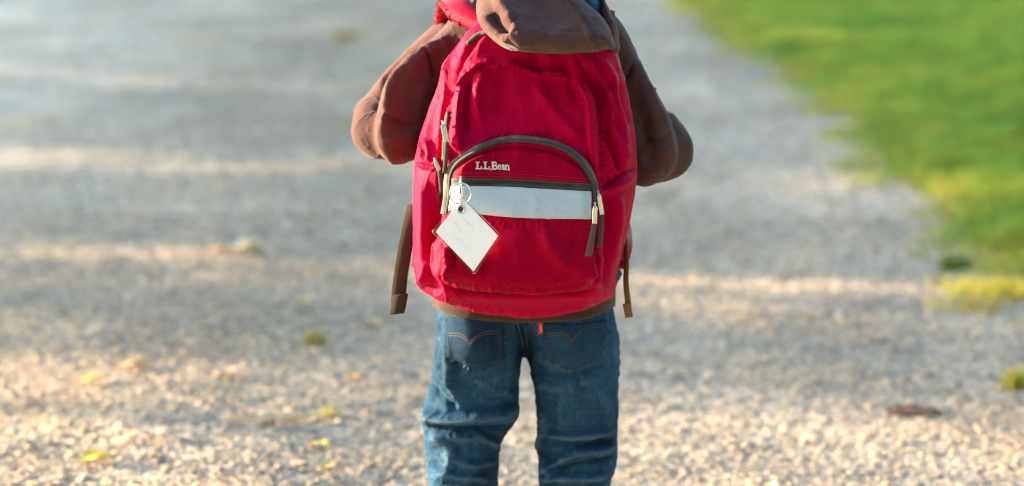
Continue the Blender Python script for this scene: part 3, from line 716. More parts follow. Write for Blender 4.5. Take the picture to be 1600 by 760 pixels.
V = fold(V, F, [
    ([(700, 58), (660, 80), (632, 103), (610, 132), (602, 165), (596, 205)], .0045, 14, 4), ([(648, 68), (630, 88), (606, 118), (590, 140)], .004, 5, 10),
    ([(664, 78), (674, 98), (680, 128)], -.004, 4, 4), ([(668, 130), (645, 180), (632, 235)], .003, 16, 12), ([(652, 150), (640, 195), (630, 235)], -.002, 10, 10), ([(690, 62), (700, 84), (696, 112)], .003, 10, 8),
    ([(588, 165), (618, 188), (655, 198)], -.003, 5, 7), ([(594, 222), (628, 216), (660, 196)], .003, 6, 9), ([(640, 100), (620, 135), (606, 160)], -.0025, 6, 8), ([(1052, 205), (1026, 218), (1000, 214)], -.003, 6, 7), ([(1050, 240), (1026, 240), (1002, 232)], .003, 6, 9), ([(990, 90), (1008, 120), (1026, 150)], .0025, 7, 9),
    ([(1000, 84), (984, 112), (976, 130)], -.004, 4, 4), ([(1004, 130), (1024, 180), (1032, 232)], .003, 14, 12), ([(1000, 170), (1008, 215), (1020, 250)], -.0025, 9, 9),
    ([(995, 240), (1015, 262), (1040, 266)], .003, 8, 8),
    ([(690, 480), (700, 490), (705, 500)], -.003, 6, 6), ([(715, 478), (722, 500)], -.003, 6, 6)], gain=2.1)
V = wrinkle(V, F, .0022, 11); V = crumple(V, F, .0018, 26); V = crumple(V, F, .0008, 60)
shirt = solid('sweatshirt', (V, F), M['fleece'], person, True); ST = bvh(V, F)
# hem band at the hips
hem = Shape2D([(676, 420), (675, 470), (676, 560), (961, 560), (962, 470), (961, 420)], blur=3, smooth=False)
vol = Vol((-.16, -.125, .49), (.20, .15, .58), .0026); f = vol.inflate(hem, .024, .112, 80, 2.2)
zl = at(800, 505, -.088)[2]+.010*((vol.X-CX)/.14)**2; f = np.maximum(np.maximum(f, zl-vol.Z), vol.Z-zl-.040)
Vh, Fh = out(*surface(vol, f, 4)); Vh = wrinkle(Vh, Fh, .003, 14, (1, 1, .15)); solid('hem_band', (Vh, Fh), M['rib'], shirt, True, 1)
for q in ([(664, 76), (674, 98), (681, 132)], [(1000, 82), (986, 108), (975, 140)]): merged('armhole_seam', [tube(path_on(ST, q, 18, .0004)[0], .0011, 5)], M['rib'], shirt)

# --- blue shirt at the neck
bs = Shape2D([(800, -70), (960, -70), (948, -20), (943, 6), (939, 26), (926, 22), (905, 8), (860, 0), (800, 0)], blur=2)
vol = Vol((-.03, -.16, .98), (.18, .08, 1.10), .0035); f = vol.inflate(bs, -.085, .05, 24); f = np.maximum(f, vol.Z-1.06)
Vb, Fb = out(*surface(vol, f, 2)); solid('shirt_collar', (Vb, Fb), M['blue'], person, True, 1)

# --- hood hanging down over the pack
hood_s = Shape2D([(775, -70), (756, -35), (748, -5), (745, 18), (752, 40), (770, 60), (790, 74), (815, 80), (850, 82), (890, 84), (930, 82), (955, 79), (963, 77), (964, 74), (961, 64), (952, 45), (935, 22), (918, 5), (897, -16), (870, -70)], blur=2)
inner_s = Shape2D([(900, -70), (932, -40), (938, 0), (942, 20), (946, 60), (950, 86), (966, 82), (966, 60), (964, 36), (952, 12), (944, -14), (938, -70)], blur=1)
vol = Vol((-.08, -.30, .90), (.20, .06, 1.085), .0032)
Yh = -.238+1.35*np.clip(vol.Z-.988, 0, .2)
f = vol.inflate(hood_s, Yh, .062, 36, 2.3); f = np.minimum(f, vol.inflate(inner_s, -.100+.3*np.clip(vol.Z-1.0, 0, .1), .075, 15))
f = np.maximum(f, vol.Z-1.075)
V, F = out(*surface(vol, f, 3)); V, F = finer(V, F)
V = fold(V, F, [([(765, -30), (778, 5), (788, 26), (799, 42)], .010, 20, 7), ([(770, 22), (784, 40), (797, 55)], -.010, 9, 12), ([(792, 28), (801, 44), (800, 54)], .0035, 6, 5), ([(778, 56), (800, 58), (835, 66)], .005, 5, 10),
    ([(797, 40), (835, 52), (880, 70)], .005, 24, 14), ([(815, -10), (845, 20), (880, 52)], -.005, 22, 22), ([(756, 20), (766, 38), (785, 52)], .004, 12, 9), ([(835, -20), (830, 10), (822, 40)], .003, 14, 18),
    ([(868, -20), (884, 3), (908, 36), (922, 60), (933, 84)], .0035, 3.5, 3.0), ([(874, -20), (890, 2), (914, 34), (928, 58), (940, 84)], -.003, 4, 4)], gain=1.35)
V = wrinkle(V, F, .005, 13); V = crumple(V, F, .0009, 30); V = crumple(V, F, .0004, 70)
hood = solid('hood', (V, F), M['fleece'], shirt, True); HT = bvh(V, F)
merged('hood_seam', [tube(path_on(HT, [(878, -6), (893, 14), (911, 38), (925, 62), (934, 80)], 30, .0002)[0], .0014, 6)], M['rib'], shirt)

# ================================================================== the backpack
pack = empty('backpack', at(820, 485, -.16)); tag(pack, 'red school backpack with grey piping and silver strip on the child\'s back', 'backpack')
body_s = Shape2D([(800, 6), (765, 16), (745, 34), (722, 62), (702, 92), (687, 125), (674, 160), (662, 195), (653, 228), (649, 258), (646, 300), (645, 350), (646, 400), (648, 435), (652, 450), (668, 461), (700, 474), (740, 486), (790, 495), (845, 496), (900, 487), (940, 473), (957, 464), (961, 440), (966, 410), (976, 375), (986, 330), (993, 290), (996, 262), (994, 225), (988, 185), (980, 145), (972, 110), (962, 75), (945, 40), (915, 14), (870, 4)], blur=4)
panel_s = Shape2D([(740, -60), (728, 40), (712, 100), (703, 160), (701, 260), (690, 330), (686, 440), (700, 470), (930, 470), (940, 440), (944, 330), (944, 240), (936, 160), (917, 100), (902, 30), (896, -60)], blur=6)
vol = Vol((-.175, -.35, .515), (.225, -.045, 1.045), .0033)
hgt = np.clip((vol.Z-.53)/.5, 0, 1); T = .098-.050*hgt**1.4; Yc = -.160+.045*hgt
f = vol.inflate(body_s, Yc, T, 62, 2.3)
dp = np.clip(panel_s(vol.px, vol.py)/12+.4, 0, 1); dp = dp*dp*(3-2*dp)
f = f-.014*dp*np.clip((-vol.Y-.13)/.05, 0, 1)
V, F = out(*surface(vol, f, 4)); V, F = finer(V, F)
V = fold(V, F, [
    # edge of the back panel over the left gusset, zipper groove, piping edge
    ([(716, 88), (705, 140), (702, 200), (703, 262)], .006, 5, 16), ([(752, 55), (722, 95), (706, 140), (697, 185), (693, 240), (688, 300), (682, 360)], -.009, 5, 6), ([(742, 45), (710, 85), (690, 130), (672, 180), (662, 240)], .004, 8, 8),
    # yoke seam and the folds that run down from it
    ([(704, 150), (712, 136), (738, 110), (758, 101), (773, 108), (800, 105), (836, 117), (870, 118), (896, 126)], .0045, 12, 2.5), ([(758, 104), (748, 135), (745, 165), (752, 195)], .0045, 8, 14), ([(775, 110), (785, 140), (778, 180)], -.0035, 14, 14),
    ([(722, 130), (716, 170), (715, 215), (720, 245)], .0055, 6, 10), ([(735, 120), (728, 170), (730, 215)], -.005, 6, 7), ([(718, 245), (740, 228), (775, 212)], .004, 5, 9),
    ([(800, 160), (830, 150), (865, 165)], .0025, 18, 22), ([(840, 118), (850, 150), (880, 190), (915, 225)], .003, 12, 16), ([(884, 84), (884, 104), (890, 128), (900, 160)], -.0035, 9, 9), ([(836, 84), (838, 116)], -.002, 12, 12),
    ([(896, 126), (908, 142), (918, 168), (922, 222), (926, 260)], .0065, 12, 4), ([(900, 87), (928, 135), (938, 178), (940, 240), (944, 290)], -.0085, 5, 6), ([(908, 84), (940, 132), (952, 170), (950, 205)], .0055, 7, 7),
    ([(928, 84), (955, 122), (962, 160), (972, 205), (978, 255)], .0045, 9, 8), ([(942, 185), (950, 215), (962, 245), (972, 270)], -.006, 5, 6), ([(950, 190), (966, 225), (982, 255)], .004, 6, 8), ([(938, 297), (966, 278), (996, 262)], -.004, 4, 4), ([(936, 305), (968, 288), (996, 272)], .003, 4, 8),
    ([(968, 130), (975, 165), (984, 200)], -.003, 7, 7),
    # side pockets, left
    ([(648, 256), (665, 261), (690, 264)], -.005, 4, 4), ([(655, 222), (662, 236), (660, 250)], .004, 4, 4), ([(668, 215), (672, 240), (668, 256)], .004, 5, 5), ([(660, 270), (665, 320), (664, 390), (668, 440)], .005, 9, 10), ([(676, 290), (676, 350), (672, 420)], -.005, 7, 7), ([(688, 370), (684, 410), (690, 440)], .0055, 6, 8), ([(650, 445), (668, 430), (672, 405)], .005, 6, 7), ([(655, 455), (672, 450), (690, 458)], -.003, 6, 6),
    # below the front pocket
    ([(688, 447), (740, 459), (800, 465), (860, 465), (905, 459), (928, 450)], -.006, 6, 6), ([(655, 452), (700, 470), (760, 484), (830, 489), (900, 480), (955, 462)], .004, 6, 5), ([(945, 300), (952, 360), (944, 420), (938, 450)], -.006, 7, 7), ([(962, 300), (968, 350), (958, 420)], .004, 10, 9), ([(933, 395), (938, 425), (932, 448)], .004, 5, 6)]+puckers([(704, 150), (738, 110), (773, 108), (836, 117), (896, 126)], .0011)+puckers([(900, 90), (938, 178), (944, 290)], .0014)+puckers([(938, 297), (966, 278), (996, 262)], .0013)+puckers([(648, 256), (690, 264)], .0016, 6)+puckers([(706, 262), (740, 228), (790, 212), (860, 214), (910, 240), (935, 280)], .0012)+puckers([(655, 452), (760, 484), (900, 480), (955, 462)], .0010, 11)+puckers([(702, 150), (700, 260)], .0012), gain=2.2, wscale=0.78)
V = wrinkle(V, F, .0040, 14, (1.3, 1, .7)); V = crumple(V, F, .0014, 26, (1.4, 1, .6)); V = crumple(V, F, .0007, 75)
pbody = solid('main_body', (V, F), M['nylon'], pack, True); BT = bvh(V, F)
# --- front pocket, sewn on and filled
POCK = [(702, 470), (692, 440), (692, 400), (697, 350), (700, 305), (702, 275), (712, 254), (735, 238), (760, 226), (790, 219), (825, 218), (860, 224), (890, 236), (912, 254), (926, 278), (931, 310), (931, 350), (929, 400), (930, 435), (918, 452), (880, 459), (830, 461), (780, 458), (735, 453)]
pock_s = Shape2D(POCK[1:], blur=2)
gx = np.arange(660, 965, 8.); gy = np.arange(190, 500, 8.); SY = np.zeros((len(gx), len(gy)))
for i, x in enumerate(gx):
    for j, y in enumerate(gy):
        p, _ = cast(BT, x, y); SY[i, j] = p[1] if p is not None else -.2
for _ in range(6):
    E_ = np.pad(SY, 1, mode='edge'); SY = (E_[:-2, 1:-1]+E_[2:, 1:-1]+E_[1:-1, :-2]+E_[1:-1, 2:]+2*E_[1:-1, 1:-1])/6
def face_y(px, py):
    u = np.clip((px-gx[0])/8, 0, len(gx)-1.001); v = np.clip((py-gy[0])/8, 0, len(gy)-1.001); i = u.astype(int); j = v.astype(int); a = u-i; c = v-j
    return (SY[i, j]*(1-a)+SY[i+1, j]*a)*(1-c)+(SY[i, j+1]*(1-a)+SY[i+1, j+1]*a)*c
vol = Vol((-.125, -.38, .545), (.150, -.20, .84), .003)
f = vol.inflate(pock_s, face_y(vol.px, vol.py), .016+.022*np.clip((vol.py-215)/120, 0, 1), 22, 2.4)
V, F = out(*surface(vol, f, 3)); V, F = finer(V, F)
V = fold(V, F, [([(705, 268), (740, 246), (790, 230), (860, 236), (905, 258), (922, 285)], -.003, 4, 4), ([(705, 288), (800, 284), (925, 294)], -.004, 4, 4), ([(760, 400), (810, 380), (880, 395)], .0025, 26, 20), ([(700, 380), (703, 410), (698, 440)], .005, 5, 8), ([(712, 385), (708, 420)], -.003, 5, 5), ([(845, 345), (870, 400), (912, 430)], .003, 16, 14),
    ([(918, 392), (924, 415), (922, 440)], .004, 5, 6), ([(700, 446), (760, 452), (850, 455), (925, 446)], .003, 5, 3), ([(735, 345), (760, 400), (750, 440)], -.002, 16, 14), ([(720, 265), (740, 250), (762, 240)], .0025, 4, 6), ([(905, 360), (890, 400), (896, 440)], -.002, 12, 12)]+puckers([(700, 446), (760, 452), (850, 455), (925, 446)], .0012)+puckers([(926, 330), (926, 440)], .0012)+puckers([(698, 350), (696, 440)], .0012)+puckers([(705, 346), (800, 350), (923, 352)], .0008, 10), gain=2.3, wscale=0.8)
V = wrinkle(V, F, .0022, 18); V = crumple(V, F, .0014, 34); V = crumple(V, F, .0007, 80)
pocket = solid('front_pocket', (V, F), M['nylon_shaded'], pack, True); KT = bvh(V, F)
# piping with the curved zipper over the pocket
arch = [(695, 335), (699, 310), (701, 277), (711, 256), (734, 240), (762, 226), (792, 219), (826, 219), (862, 225), (892, 238), (913, 257), (926, 282), (930, 300), (931, 318)]
both = BVHTree.FromPolygons(*(lambda a, c: ([tuple(v.co) for v in a.vertices]+[tuple(v.co) for v in c.vertices], [tuple(p.vertices) for p in a.polygons]+[tuple(i+len(a.vertices) for i in p.vertices) for p in c.polygons]))(pbody.data, pocket.data))
P, Nn = path_on(both, arch, 150, .0015)
pip = merged('piping', [tube(P, .0060, 10, flat=(Nn, .0046))], M['piping'], pocket)
P2_, N2_ = path_on(both, [(x+(812-x)*.035, y+(300-y)*.035) for x, y in arch], 150, .0016)
merged('zipper', [tube(P2_, .0034, 8, flat=(N2_, .0026))], M['zipper_tape'], pocket)
# straight zipper, its flap, silver strip
merged('zipper', [patch(KT, [(707, 279), (800, 280), (923, 288)], [(707, 291), (800, 292), (923, 299)], 60, 5, .0018)]+[tube(path_on(KT, [(711, 286+d), (800, 287+d), (921, 294+d)], 60, .0024)[0], .0011, 5) for d in (-1.2, 1.2)], M['zipper_tape'], pocket)
merged('reflective_strip', [patch(KT, [(704, 291.5), (800, 293), (923, 300)], [(702, 329), (800, 340), (923, 343)], 60, 14, .0016)], M['reflective'], pocket)
sts = []
for d in (-4, -9):
    P, Nn = path_on(KT, [(712, 280+d), (800, 281+d), (920, 289+d)], 130, .0003)
    sts += [tube(P[k:k+2], .0005, 4) for k in range(0, len(P)-2, 2)]
merged('stitching', sts, M['thread_red'], pocket)
# embroidered name
def strokes():
    def L(x): return [([(x, 253.6), (x+6, 253.6)], .9), ([(x+3, 253.2), (x+3, 264)], 1.55), ([(x, 264), (x+9, 264.3)], .95), ([(x+8.6, 264.2), (x+8.9, 260.2)], .9)]
    S = L(743)+[([(753.4, 263.8), (754.4, 263.9)], 1.2)]+L(755.4)+[([(765.8, 264.2), (766.6, 264.6)], 1.2), ([(767, 265.6), (766, 267)], .7)]
    S += [([(767.6, 253.9), (772.5, 253.9)], .9), ([(770, 253.6), (770, 264.6)], 1.6), ([(767.6, 264.7), (772.5, 264.8)], .9),
          ([(771, 253.9), (774.4, 254.3), (775.4, 256.4), (774.2, 258.6), (771, 258.9)], 1.15), ([(771, 259.1), (775, 259.5), (776.4, 261.9), (775, 264.4), (771, 264.8)], 1.25)]
    S += [([(778.6, 261.6), (782.6, 261.4), (782.2, 258.9), (780.2, 257.9), (778.3, 259.2), (777.9, 262), (778.8, 264.4), (780.6, 265), (782.8, 264)], 1.0)]
    S += [([(784.4, 259.2), (786, 258), (787.6, 258.8), (787.8, 261), (787.8, 264.2), (789, 265.2)], 1.1), ([(787.4, 261), (784.9, 261.7), (784.4, 263.6), (785.6, 265), (787.4, 264)], 1.0)]
    S += [([(789.6, 258.4), (791, 258.4)], .9), ([(791, 258.2), (791, 265.2)], 1.25), ([(789.6, 265.5), (792.4, 265.6)], .9), ([(791.2, 259.8), (793, 258.4), (794.8, 259.4), (795, 262), (795, 265.4)], 1.15), ([(793.7, 265.7), (796.6, 265.9)], .9)]
    return S
sts = []
for pts, r in strokes():
    P, Nn = path_on(KT, pts, max(4, 3*len(pts)), .0008)
    sts.append(tube(P, r*.00100, 6, flat=(Nn, .0012)))
merged('embroidered_lettering', sts, M['thread_white'], pocket)
# seams on the back panel
for q in ([(704, 150), (712, 136), (738, 110), (758, 101), (773, 108), (800, 105), (836, 117), (870, 118), (896, 126)], [(899, 90), (928, 137), (938, 178), (940, 240), (942, 285)], [(940, 296), (966, 278), (994, 263)], [(650, 257), (668, 261), (688, 264)], [(742, 42), (718, 66), (700, 92), (690, 112)]):
    P, Nn = path_on(BT, q, 60, -.0002); merged('seam', [tube(P, .0010, 5)], M['nylon_shaded'], pbody)
P, Nn = path_on(BT, [(730, 70), (742, 58), (756, 52), (775, 50)], 24, .001)
merged('top_zipper', [tube(P, .0042, 8, flat=(Nn, .0022))], M['zipper_tape'], pbody)
P, Nn = path_on(BT, [(699, 176), (696, 210), (693, 250), (689, 290), (686, 312)], 40, .0006)
merged('side_zipper', [tube(P, .0040, 8, flat=(Nn, .0018))], M['zipper_tape'], pbody)
# zipper pulls: a metal tongue with a cord loop
def pull(tree, top, mid, end, wm=5.0, wc=5.5, name='zipper_pull', lift=.005):
    ys = [cast(tree, *p)[0] for p in (top, mid, end)]; Y0 = min(p[1] for p in ys if p is not None)-lift
    p0, p1, p2 = (at(*p, Y0-.001*i) for i, p in enumerate((top, mid, end))); d = p1-p0; d /= np.linalg.norm(d); s = np.cross(d, (0, -1, 0)); s /= np.linalg.norm(s); w = wm*.0005
    c = [p0-s*w*.6, p0+s*w*.6, p0+d*.004+s*w, p1-d*.003+s*w, p1+s*w*.7, p1-s*w*.7, p1-d*.003-s*w, p0+d*.004-s*w]
    o = merged(name, [plate(c, .0022, (0, -1, 0), 1.0), tube(np.array([p0+d*.002+(0, .008, 0), p0+d*.001, p0-d*.004+(0, .004, 0)]), .0022, 6)], M['metal'], pack, False)
    q = resample([p1-d*.002, p1*.5+p2*.5+(0, -.0015, 0), p2], 8); merged('cord_tab', [ribbon(q, s, np.linspace(wc*.0008, wc*.00115, 8), .0040)], M['cord'], o)
pull(BT, (692, 194), (698, 224), (695, 270), 8.5, 7); pull(BT, (680, 252), (687, 268), (691, 303), 7, 8)
pull(both, (935, 303), (941, 338), (936, 386), 7.5, 8.5, lift=.006); pull(both, (930, 322), (929, 352), (919, 400), 7.5, 9, lift=.010)
pull(KT, (720, 281), (720, 296), (720, 302), 4, 4)
# shoulder straps, haul loop, webbing tails
strapred = []
for s, pts in ((-1, [(CX-.050, -.130, .985), (-.078, -.085, 1.006), (-.093, -.035, 1.018), (-.102, .03, 1.012), (-.108, .085, .965), (-.108, .118, .90), (-.108, .125, .80), (-.130, .11, .70), (-.150, .05, .64), (-.150, -.05, .62), (-.150, -.11, .60)]),
               (1, [(CX+.060, -.130, .985), (.122, -.085, 1.000), (.140, -.035, 1.004), (.146, .03, .996), (.148, .085, .955), (.148, .118, .90), (.148, .125, .80), (.168, .11, .70), (.185, .05, .64), (.185, -.05, .62), (.175, -.11, .60)])):
    q = spline(pts, 6); wid = np.interp(np.arange(len(q)), [0, 6, 36, 46, len(q)], [.044, .046, .046, .026, .026]); th = .014
    side = np.tile(np.array([1., 0, 0]), (len(q), 1)); side[:, 1] = np.linspace(0, .5*s, len(q)); side[:, 2] = -s*.35
    o = merged('shoulder_strap', [ribbon(q, side, wid, th)], M['nylon_shaded'], pack)
    T_ = np.gradient(q, axis=0); T_ /= np.linalg.norm(T_, axis=1)[:, None]; sd = side/np.linalg.norm(side, axis=1)[:, None]; up = np.cross(T_, sd)
    up *= np.sign((up@np.array([0, 0, 1.])).mean())
    rb = []
    for k in range(2, 34, 2):                # close ribs of binding along the outer edge
        c0 = q[k]+sd[k]*s*wid[k]*.5; rb.append(tube(np.array([c0-up[k]*.008, c0+sd[k]*s*.002, c0+up[k]*.0075, c0+up[k]*.0078-sd[k]*s*.006]), .0011, 5))
    merged('edge_binding', rb, M['thread_dark'], o)['kind'] = 'stuff'
q = spline([at(648, 318, -.10), at(640, 352, -.115), at(631, 400, -.12), at(625, 440, -.12), at(620.5, 490, -.12)], 8)
ta = merged('webbing_tail', [ribbon(q, (1, -.10, .16), .0245, .0018)], M['webbing'], pack); ta['label'] = 'wide brown webbing tail hanging left of the pack'
e = spline([at(626, 460, -.1225), at(623.5, 475, -.1235), at(620, 491, -.1225)], 4); merged('folded_end', [ribbon(e, (1, -.10, .16), .0255, .003)], M['webbing'], ta)
q = spline([at(974, 352, -.10), at(977, 375, -.11), at(979, 410, -.115), at(978, 440, -.115), at(981, 470, -.115), at(983, 494, -.118)], 8); n_ = len(q)
sd = np.stack([np.linspace(.30, .62, n_), np.linspace(-.95, -.75, n_), np.linspace(.05, .25, n_)], 1)
ta = merged('webbing_tail', [ribbon(q, sd, .015, .0018)], M['webbing_tan'], pack); ta['label'] = 'tan webbing tail seen edge-on right of the pack'
e = spline([at(979, 474, -.117), at(981, 484, -.1185), at(983, 496, -.119)], 4); merged('folded_end', [ribbon(e, (.80, -.6, .25), .015, .003)], M['webbing_tan'], ta)
q = spline([(CX-.03, -.135, 1.0), (CX-.025, -.15, 1.03), (CX+.025, -.15, 1.03), (CX+.03, -.135, 1.0)], 6); merged('haul_loop', [ribbon(q, (0, 1, .3), .02, .003)], M['webbing'], pack)

# ================================================================== the name tag
hits = [cast(both, x, y)[0] for x, y in ((722, 320), (770, 370), (741, 415), (690, 362), (730, 365), (700, 340), (760, 400))]
YT = min(p[1] for p in hits if p is not None)-.010
tagE = empty('name_tag', at(729, 365, YT)); tag(tagE, 'white name card in clear sleeve hanging by a ring from the backpack pocket', 'name tag')
def tilt(px, py, dy=0): return at(px, py, YT+(py-365)*.00004-(px-729)*.00008+dy)
def rquad(c, r):
    o = []
    for i in range(4):
        p, a, b_ = (np.array(c[(i+k) % 4], float) for k in (0, 3, 1)); a = (a-p)/np.linalg.norm(a-p); b_ = (b_-p)/np.linalg.norm(b_-p)
        for t in (0, .25, .5, .75, 1): o.append((p+a*r)*(1-t)**2+2*t*(1-t)*(p)+(p+b_*r)*t*t)
    return o
CQ = [(722, 307), (784, 369), (741, 430), (674, 362)]; cen = np.array([730, 367.])
nT = np.cross(tilt(783, 370)-tilt(675, 362), tilt(741, 428)-tilt(722, 308)); nT = -nT if nT[1] > 0 else nT
merged('clear_sleeve', [plate([tilt(*p) for p in rquad(CQ, 5)], .0022, nT)], M['plastic'], tagE, False)
inn = [np.array(p)+(cen-np.array(p))*s for p, s in zip(CQ, (.055, .10, .085, .12))]
card = merged('card', [plate([tilt(*p, -.0016) for p in rquad(inn, 1.5)], .0006, nT)], M['card'], tagE, False)
sts = []; ua = np.array([61, 62.])/87; ub = np.array([-47, 54.])/71.6; r = random.Random(3)
for row, (l0, l1) in enumerate(((20, 48), (14, 56), (26, 66))):
    x = l0; pts = []
    while x < l1:
        p = np.array([722, 312.])+ua*x+ub*(20+14*row+r.uniform(-3.2, 3.2)); pts.append(p); x += r.uniform(1.0, 3.2)
        if r.random() < .16 and len(pts) > 2:
            sts.append(tube(np.array([tilt(*q, -.0023) for q in spline(pts, 3)]), .00022, 4)); pts = []; x += 3
    if len(pts) > 2: sts.append(tube(np.array([tilt(*q, -.0023) for q in spline(pts, 3)]), .00022, 4))
merged('handwriting', sts, M['ink'], card)
ring = [at(720+16.5*math.cos(t), 303+16.5*math.sin(t), YT-.004+.004*math.sin(t)) for t in np.linspace(0, 2*math.pi, 40, endpoint=False)]
merged('key_ring', [tube(np.array(ring), .0014, 8, True), tube(np.array([p+np.array([0, .0022, 0]) for p in ring]), .0012, 8, True)], M['metal'], tagE)
gr = [tilt(720+5.2*math.cos(t), 327+5.8*math.sin(t), -.0026) for t in np.linspace(0, 2*math.pi, 24, endpoint=False)]
merged('grommet', [tube(np.array(gr), .0017, 8, True)], M['metal'], tagE)
hole = [tilt(720+4.4*math.cos(t), 327+5*math.sin(t), -.0022) for t in np.linspace(0, 2*math.pi, 20, endpoint=False)]
merged('grommet_hole', [plate(hole, .0006, nT)], M['zipper_tape'], tagE)
merged('snap_link', [tube(spline([at(721, 284, YT-.002), at(722, 296, YT-.009), at(721.5, 308, YT-.008), at(720, 318, YT-.004), at(720, 326, YT-.001)], 6), .0013, 6)], M['metal'], tagE)

# ================================================================== small things on the road
def gz(x, y): return float(road_z(np.array([x]), np.array([y]))[0])
# piece of bark
p = ground_at(1430, 638); z0 = gz(p[0], p[1]); n = 40
q = np.stack([np.linspace(-.066, .062, n), .006*np.sin(np.linspace(0, 3, n)), .010+.004*np.sin(np.linspace(0, 5, n))], 1)+np.array([p[0], p[1], z0])
rr = .014*np.sin(np.linspace(.35, 2.9, n))**.5*(1+.18*np.sin(np.linspace(0, 17, n)))
V, F = tube(q, rr, 14); V = np.array(V); V[:, 2] = z0+(V[:, 2]-z0)*.85; V += np.stack([vnoise(V, 90)*.003, vnoise(V+3, 90)*.003, vnoise(V+7, 90)*.003], 1)
m = material('reddish_bark', (.12, .07, .055), .9); N, L, b = nodes(m); L.new(ramp(m, noise(m, texco(m, (.3, 1, 1)), 90, 5, .7), [(.35, (.075, .045, .038)), (.6, (.17, .10, .08)), (.8, (.30, .20, .16))]), b.inputs['Base Color']); bump(m, noise(m, texco(m, (.3, 1, 1)), 120, 4), .8, .004)
t = empty('bark_piece', (p[0], p[1], z0)); tag(t, 'dark reddish piece of bark lying on the gravel at right', 'bark')
merged('outer_bark', [(V, F)], m, t, False)
V2, F2 = tube(q[4:-6]+np.array([0, -.010, -.002]), rr[4:-6]*.55, 8); m2 = material('split_wood', (.36, .20, .15), .85); merged('split_wood', [(V2, F2)], m2, t, False)
# fallen leaves
def leaf(px, py, size, col, lab, turn):
    p = ground_at(px, py); z = gz(p[0], p[1])+.010; m = material('dry_leaf', col, .7); N, L, b = nodes(m)
    L.new(mixc(m, noise(m, texco(m), 60, 4), tuple(c*.8 for c in col), tuple(min(1, c*1.15) for c in col)), b.inputs['Base Color'])
    nu, nv = 15, 7; u = np.linspace(0, 1, nu)[:, None]; v = np.linspace(-1, 1, nv)[None]
    w = np.sin(math.pi*np.clip(u, 0, 1)**.8)**.8*.36*(1+.18*np.abs(np.sin(u*19)))
    X = (u-.5)+0*v; Y = w*v; Z = .10*np.abs(v)**1.5*w*2.5+.10*np.sin(u*3+turn)*(u-.5)+.04*np.sin(9*u+4*v+turn)
    c, s = math.cos(turn), math.sin(turn); A = np.stack([X*c-Y*s, X*s+Y*c, Z], -1).reshape(-1, 3)*size; A[:, 2] -= A[:, 2].min()
    A = np.concatenate([A, A-np.array([0, 0, .0006])])+np.array([p[0], p[1], z]); k = nu*nv; ix = np.arange(k).reshape(nu, nv); F = []
    for i in range(nu-1):
        for j in range(nv-1):
            a = (ix[i, j], ix[i+1, j], ix[i+1, j+1], ix[i, j+1]); F.append(a); F.append(tuple(x+k for x in a[::-1]))
    t = tag(empty('fallen_leaf', (p[0], p[1], z)), lab, 'leaf', 'fallen leaves on the gravel'); merged('blade', [(A, F)], m, t)
    st = np.array([(-.5, 0, .02), (-.62, .02, .03), (-.75, .01, .01)])*size; st = np.stack([st[:, 0]*c-st[:, 1]*s, st[:, 0]*s+st[:, 1]*c, st[:, 2]+.002], 1)+np.array([p[0], p[1], z]); merged('stalk', [tube(st, .0012, 5)], m, t)
YEL = (.58, .44, .14); OCH = (.47, .33, .17); TAN = (.50, .42, .28)
leaf(152, 737, .072, (.68, .50, .05), 'bright yellow leaf near the lower left corner of the gravel', .4)
leaf(512, 742, .045, YEL, 'yellow leaf at the lower edge of the photo left of the child', 1.2)
leaf(498, 712, .045, (.60, .46, .10), 'small yellow leaf just above another one left of the child\'s leg', 2.6)
leaf(145, 613, .075, YEL, 'ochre yellow leaf on the gravel well left of the child, lone', .1)
leaf(208, 586, .085, OCH, 'tan orange leaf lying above and right of the lone ochre leaf', .3)
leaf(352, 603, .06, OCH, 'orange brown leaf midway between the lone ochre leaf and the child', 1.9)
leaf(556, 596, .05, (.58, .38, .15), 'small orange leaf closest to the child\'s left knee', .8)
leaf(580, 514, .055, OCH, 'pale orange leaf below the wide webbing tail', 2.2)
leaf(475, 488, .05, YEL, 'yellow leaf standing beside the green weed left of the webbing tail', 1.5)
leaf(388, 404, .12, TAN, 'large dry tan leaf on the shaded stretch left of the backpack', .15)
leaf(340, 408, .09, OCH, 'dry orange leaf touching the left side of the large tan one', .5)
leaf(240, 705, .05, TAN, 'tan leaf right of and above the bright yellow corner leaf', 2.0)
leaf(900, 700, .03, TAN, 'small tan leaf behind the child\'s right leg', 2.0) if False else None
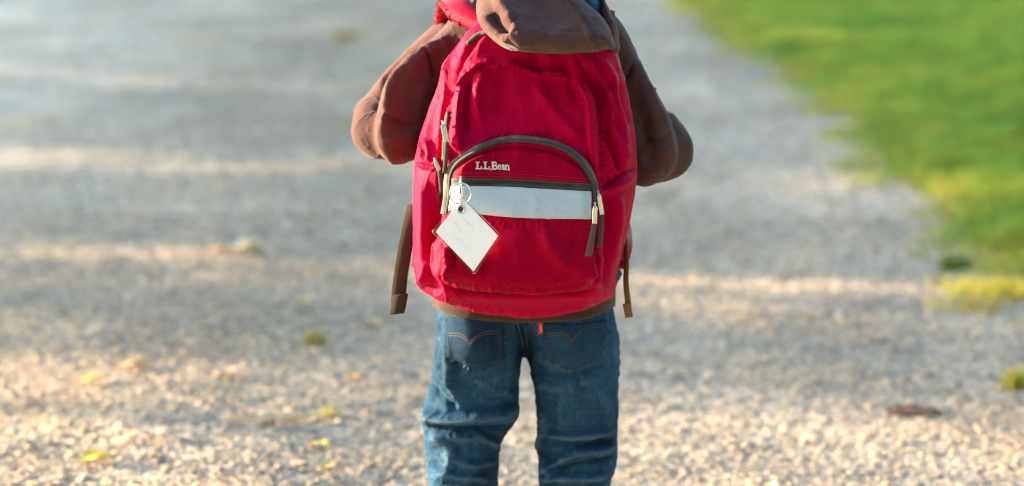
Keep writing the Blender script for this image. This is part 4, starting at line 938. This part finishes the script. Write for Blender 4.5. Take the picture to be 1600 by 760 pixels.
# weeds, and pale stems standing in for a streak of sunlight
def tuft(px, py, n, h, cols, lab, spread, name='weed', wide=1.0):
    p = ground_at(px, py); a0 = rng.uniform(0, 6.28, n); r0 = 1.5*spread*rng.random(n)**.65*(1+.35*np.sin(3*a0+px)+.2*np.sin(5*a0+py)); X = p[0]+wide*r0*np.cos(a0); Y = p[1]+r0*np.sin(a0); C = np.array(cols)[rng.integers(0, len(cols), n)]*rng.uniform(.7, 1.2, (n, 1))
    V, F, C = blades(X, Y, road_z(X, Y), rng.uniform(.5, 1, n)*h, rng.uniform(.3, 1.1, n), C, rng.uniform(.0015, .003, n))
    me = mesh_np(name, V, F, False); color_attr(me, C); return tag(link(name, me, M['blade']), lab, 'weed', 'weeds growing on the gravel')
G1, G2, Y1, Y2 = (.10, .20, .03), (.20, .26, .04), (.45, .36, .06), (.55, .42, .14)
tuft(492, 546, 45, .05, (G2, Y1, (.24, .20, .07)), 'olive green weed on the gravel left of the webbing tail', .020)
tuft(512, 657, 40, .026, (G2, Y2, (.4, .36, .14)), 'tiny green weed beside the pale straw left of the child\'s knee', .016)
tuft(541, 66, 160, .06, (Y1, G2, (.36, .27, .06)), 'yellowish weed clump far up the road left of the child\'s elbow', .05)
tuft(1590, 604, 120, .06, ((.30, .38, .05), (.45, .46, .06), Y1), 'yellow green weed on the gravel at the right photo edge', .025)
tuft(1566, 460, 420, .055, ((.60, .50, .06), (.64, .52, .14), (.32, .40, .05), (.45, .45, .06)), 'grass tongue tinted sunlit yellow where lawn meets the gravel at right', .07, wide=1.7)  # blades coloured bright yellow to imitate a streak of sun on them
tuft(1520, 480, 160, .035, ((.60, .50, .10), (.5, .42, .12)), 'low grass tinted sunlit gold just below the yellow tongue at right', .05, wide=1.6)
tuft(1490, 420, 160, .05, (G1, G2), 'low green weed at the lawn corner above the yellow grass', .03)
def sun_streak(px0, py0, px1, py1, n, lab):
    a = ground_at(px0, py0); b_ = ground_at(px1, py1); parts = []
    for k in range(n):
        t0 = rng.uniform(0, .5); t1 = t0+rng.uniform(.25, .5); d = rng.normal(0, .010, 3); s0 = a+(b_-a)*t0+d; s1 = a+(b_-a)*min(t1, 1)+d*.5
        q = np.array([s0, (s0+s1)/2+rng.normal(0, .004, 3), s1]); q[:, 2] = [gz(x, y)+.012+.004*rng.random() for x, y, _ in q]; parts.append(tube(spline(q, 3), .0016, 5))
    t = tag(empty('sun_streak', ((a+b_)/2)), lab, 'sun_streak'); merged('stems', parts, M['sun_streak'], t)
M['sun_streak'] = material('sun_streak_pale', (.62, .50, .28), .7)  # pale colour imitating sunlight on the gravel, shaped as thin stems
sun_streak(352, 676, 540, 662, 34, 'long streak of pale dry straw on the gravel left of the child\'s legs')
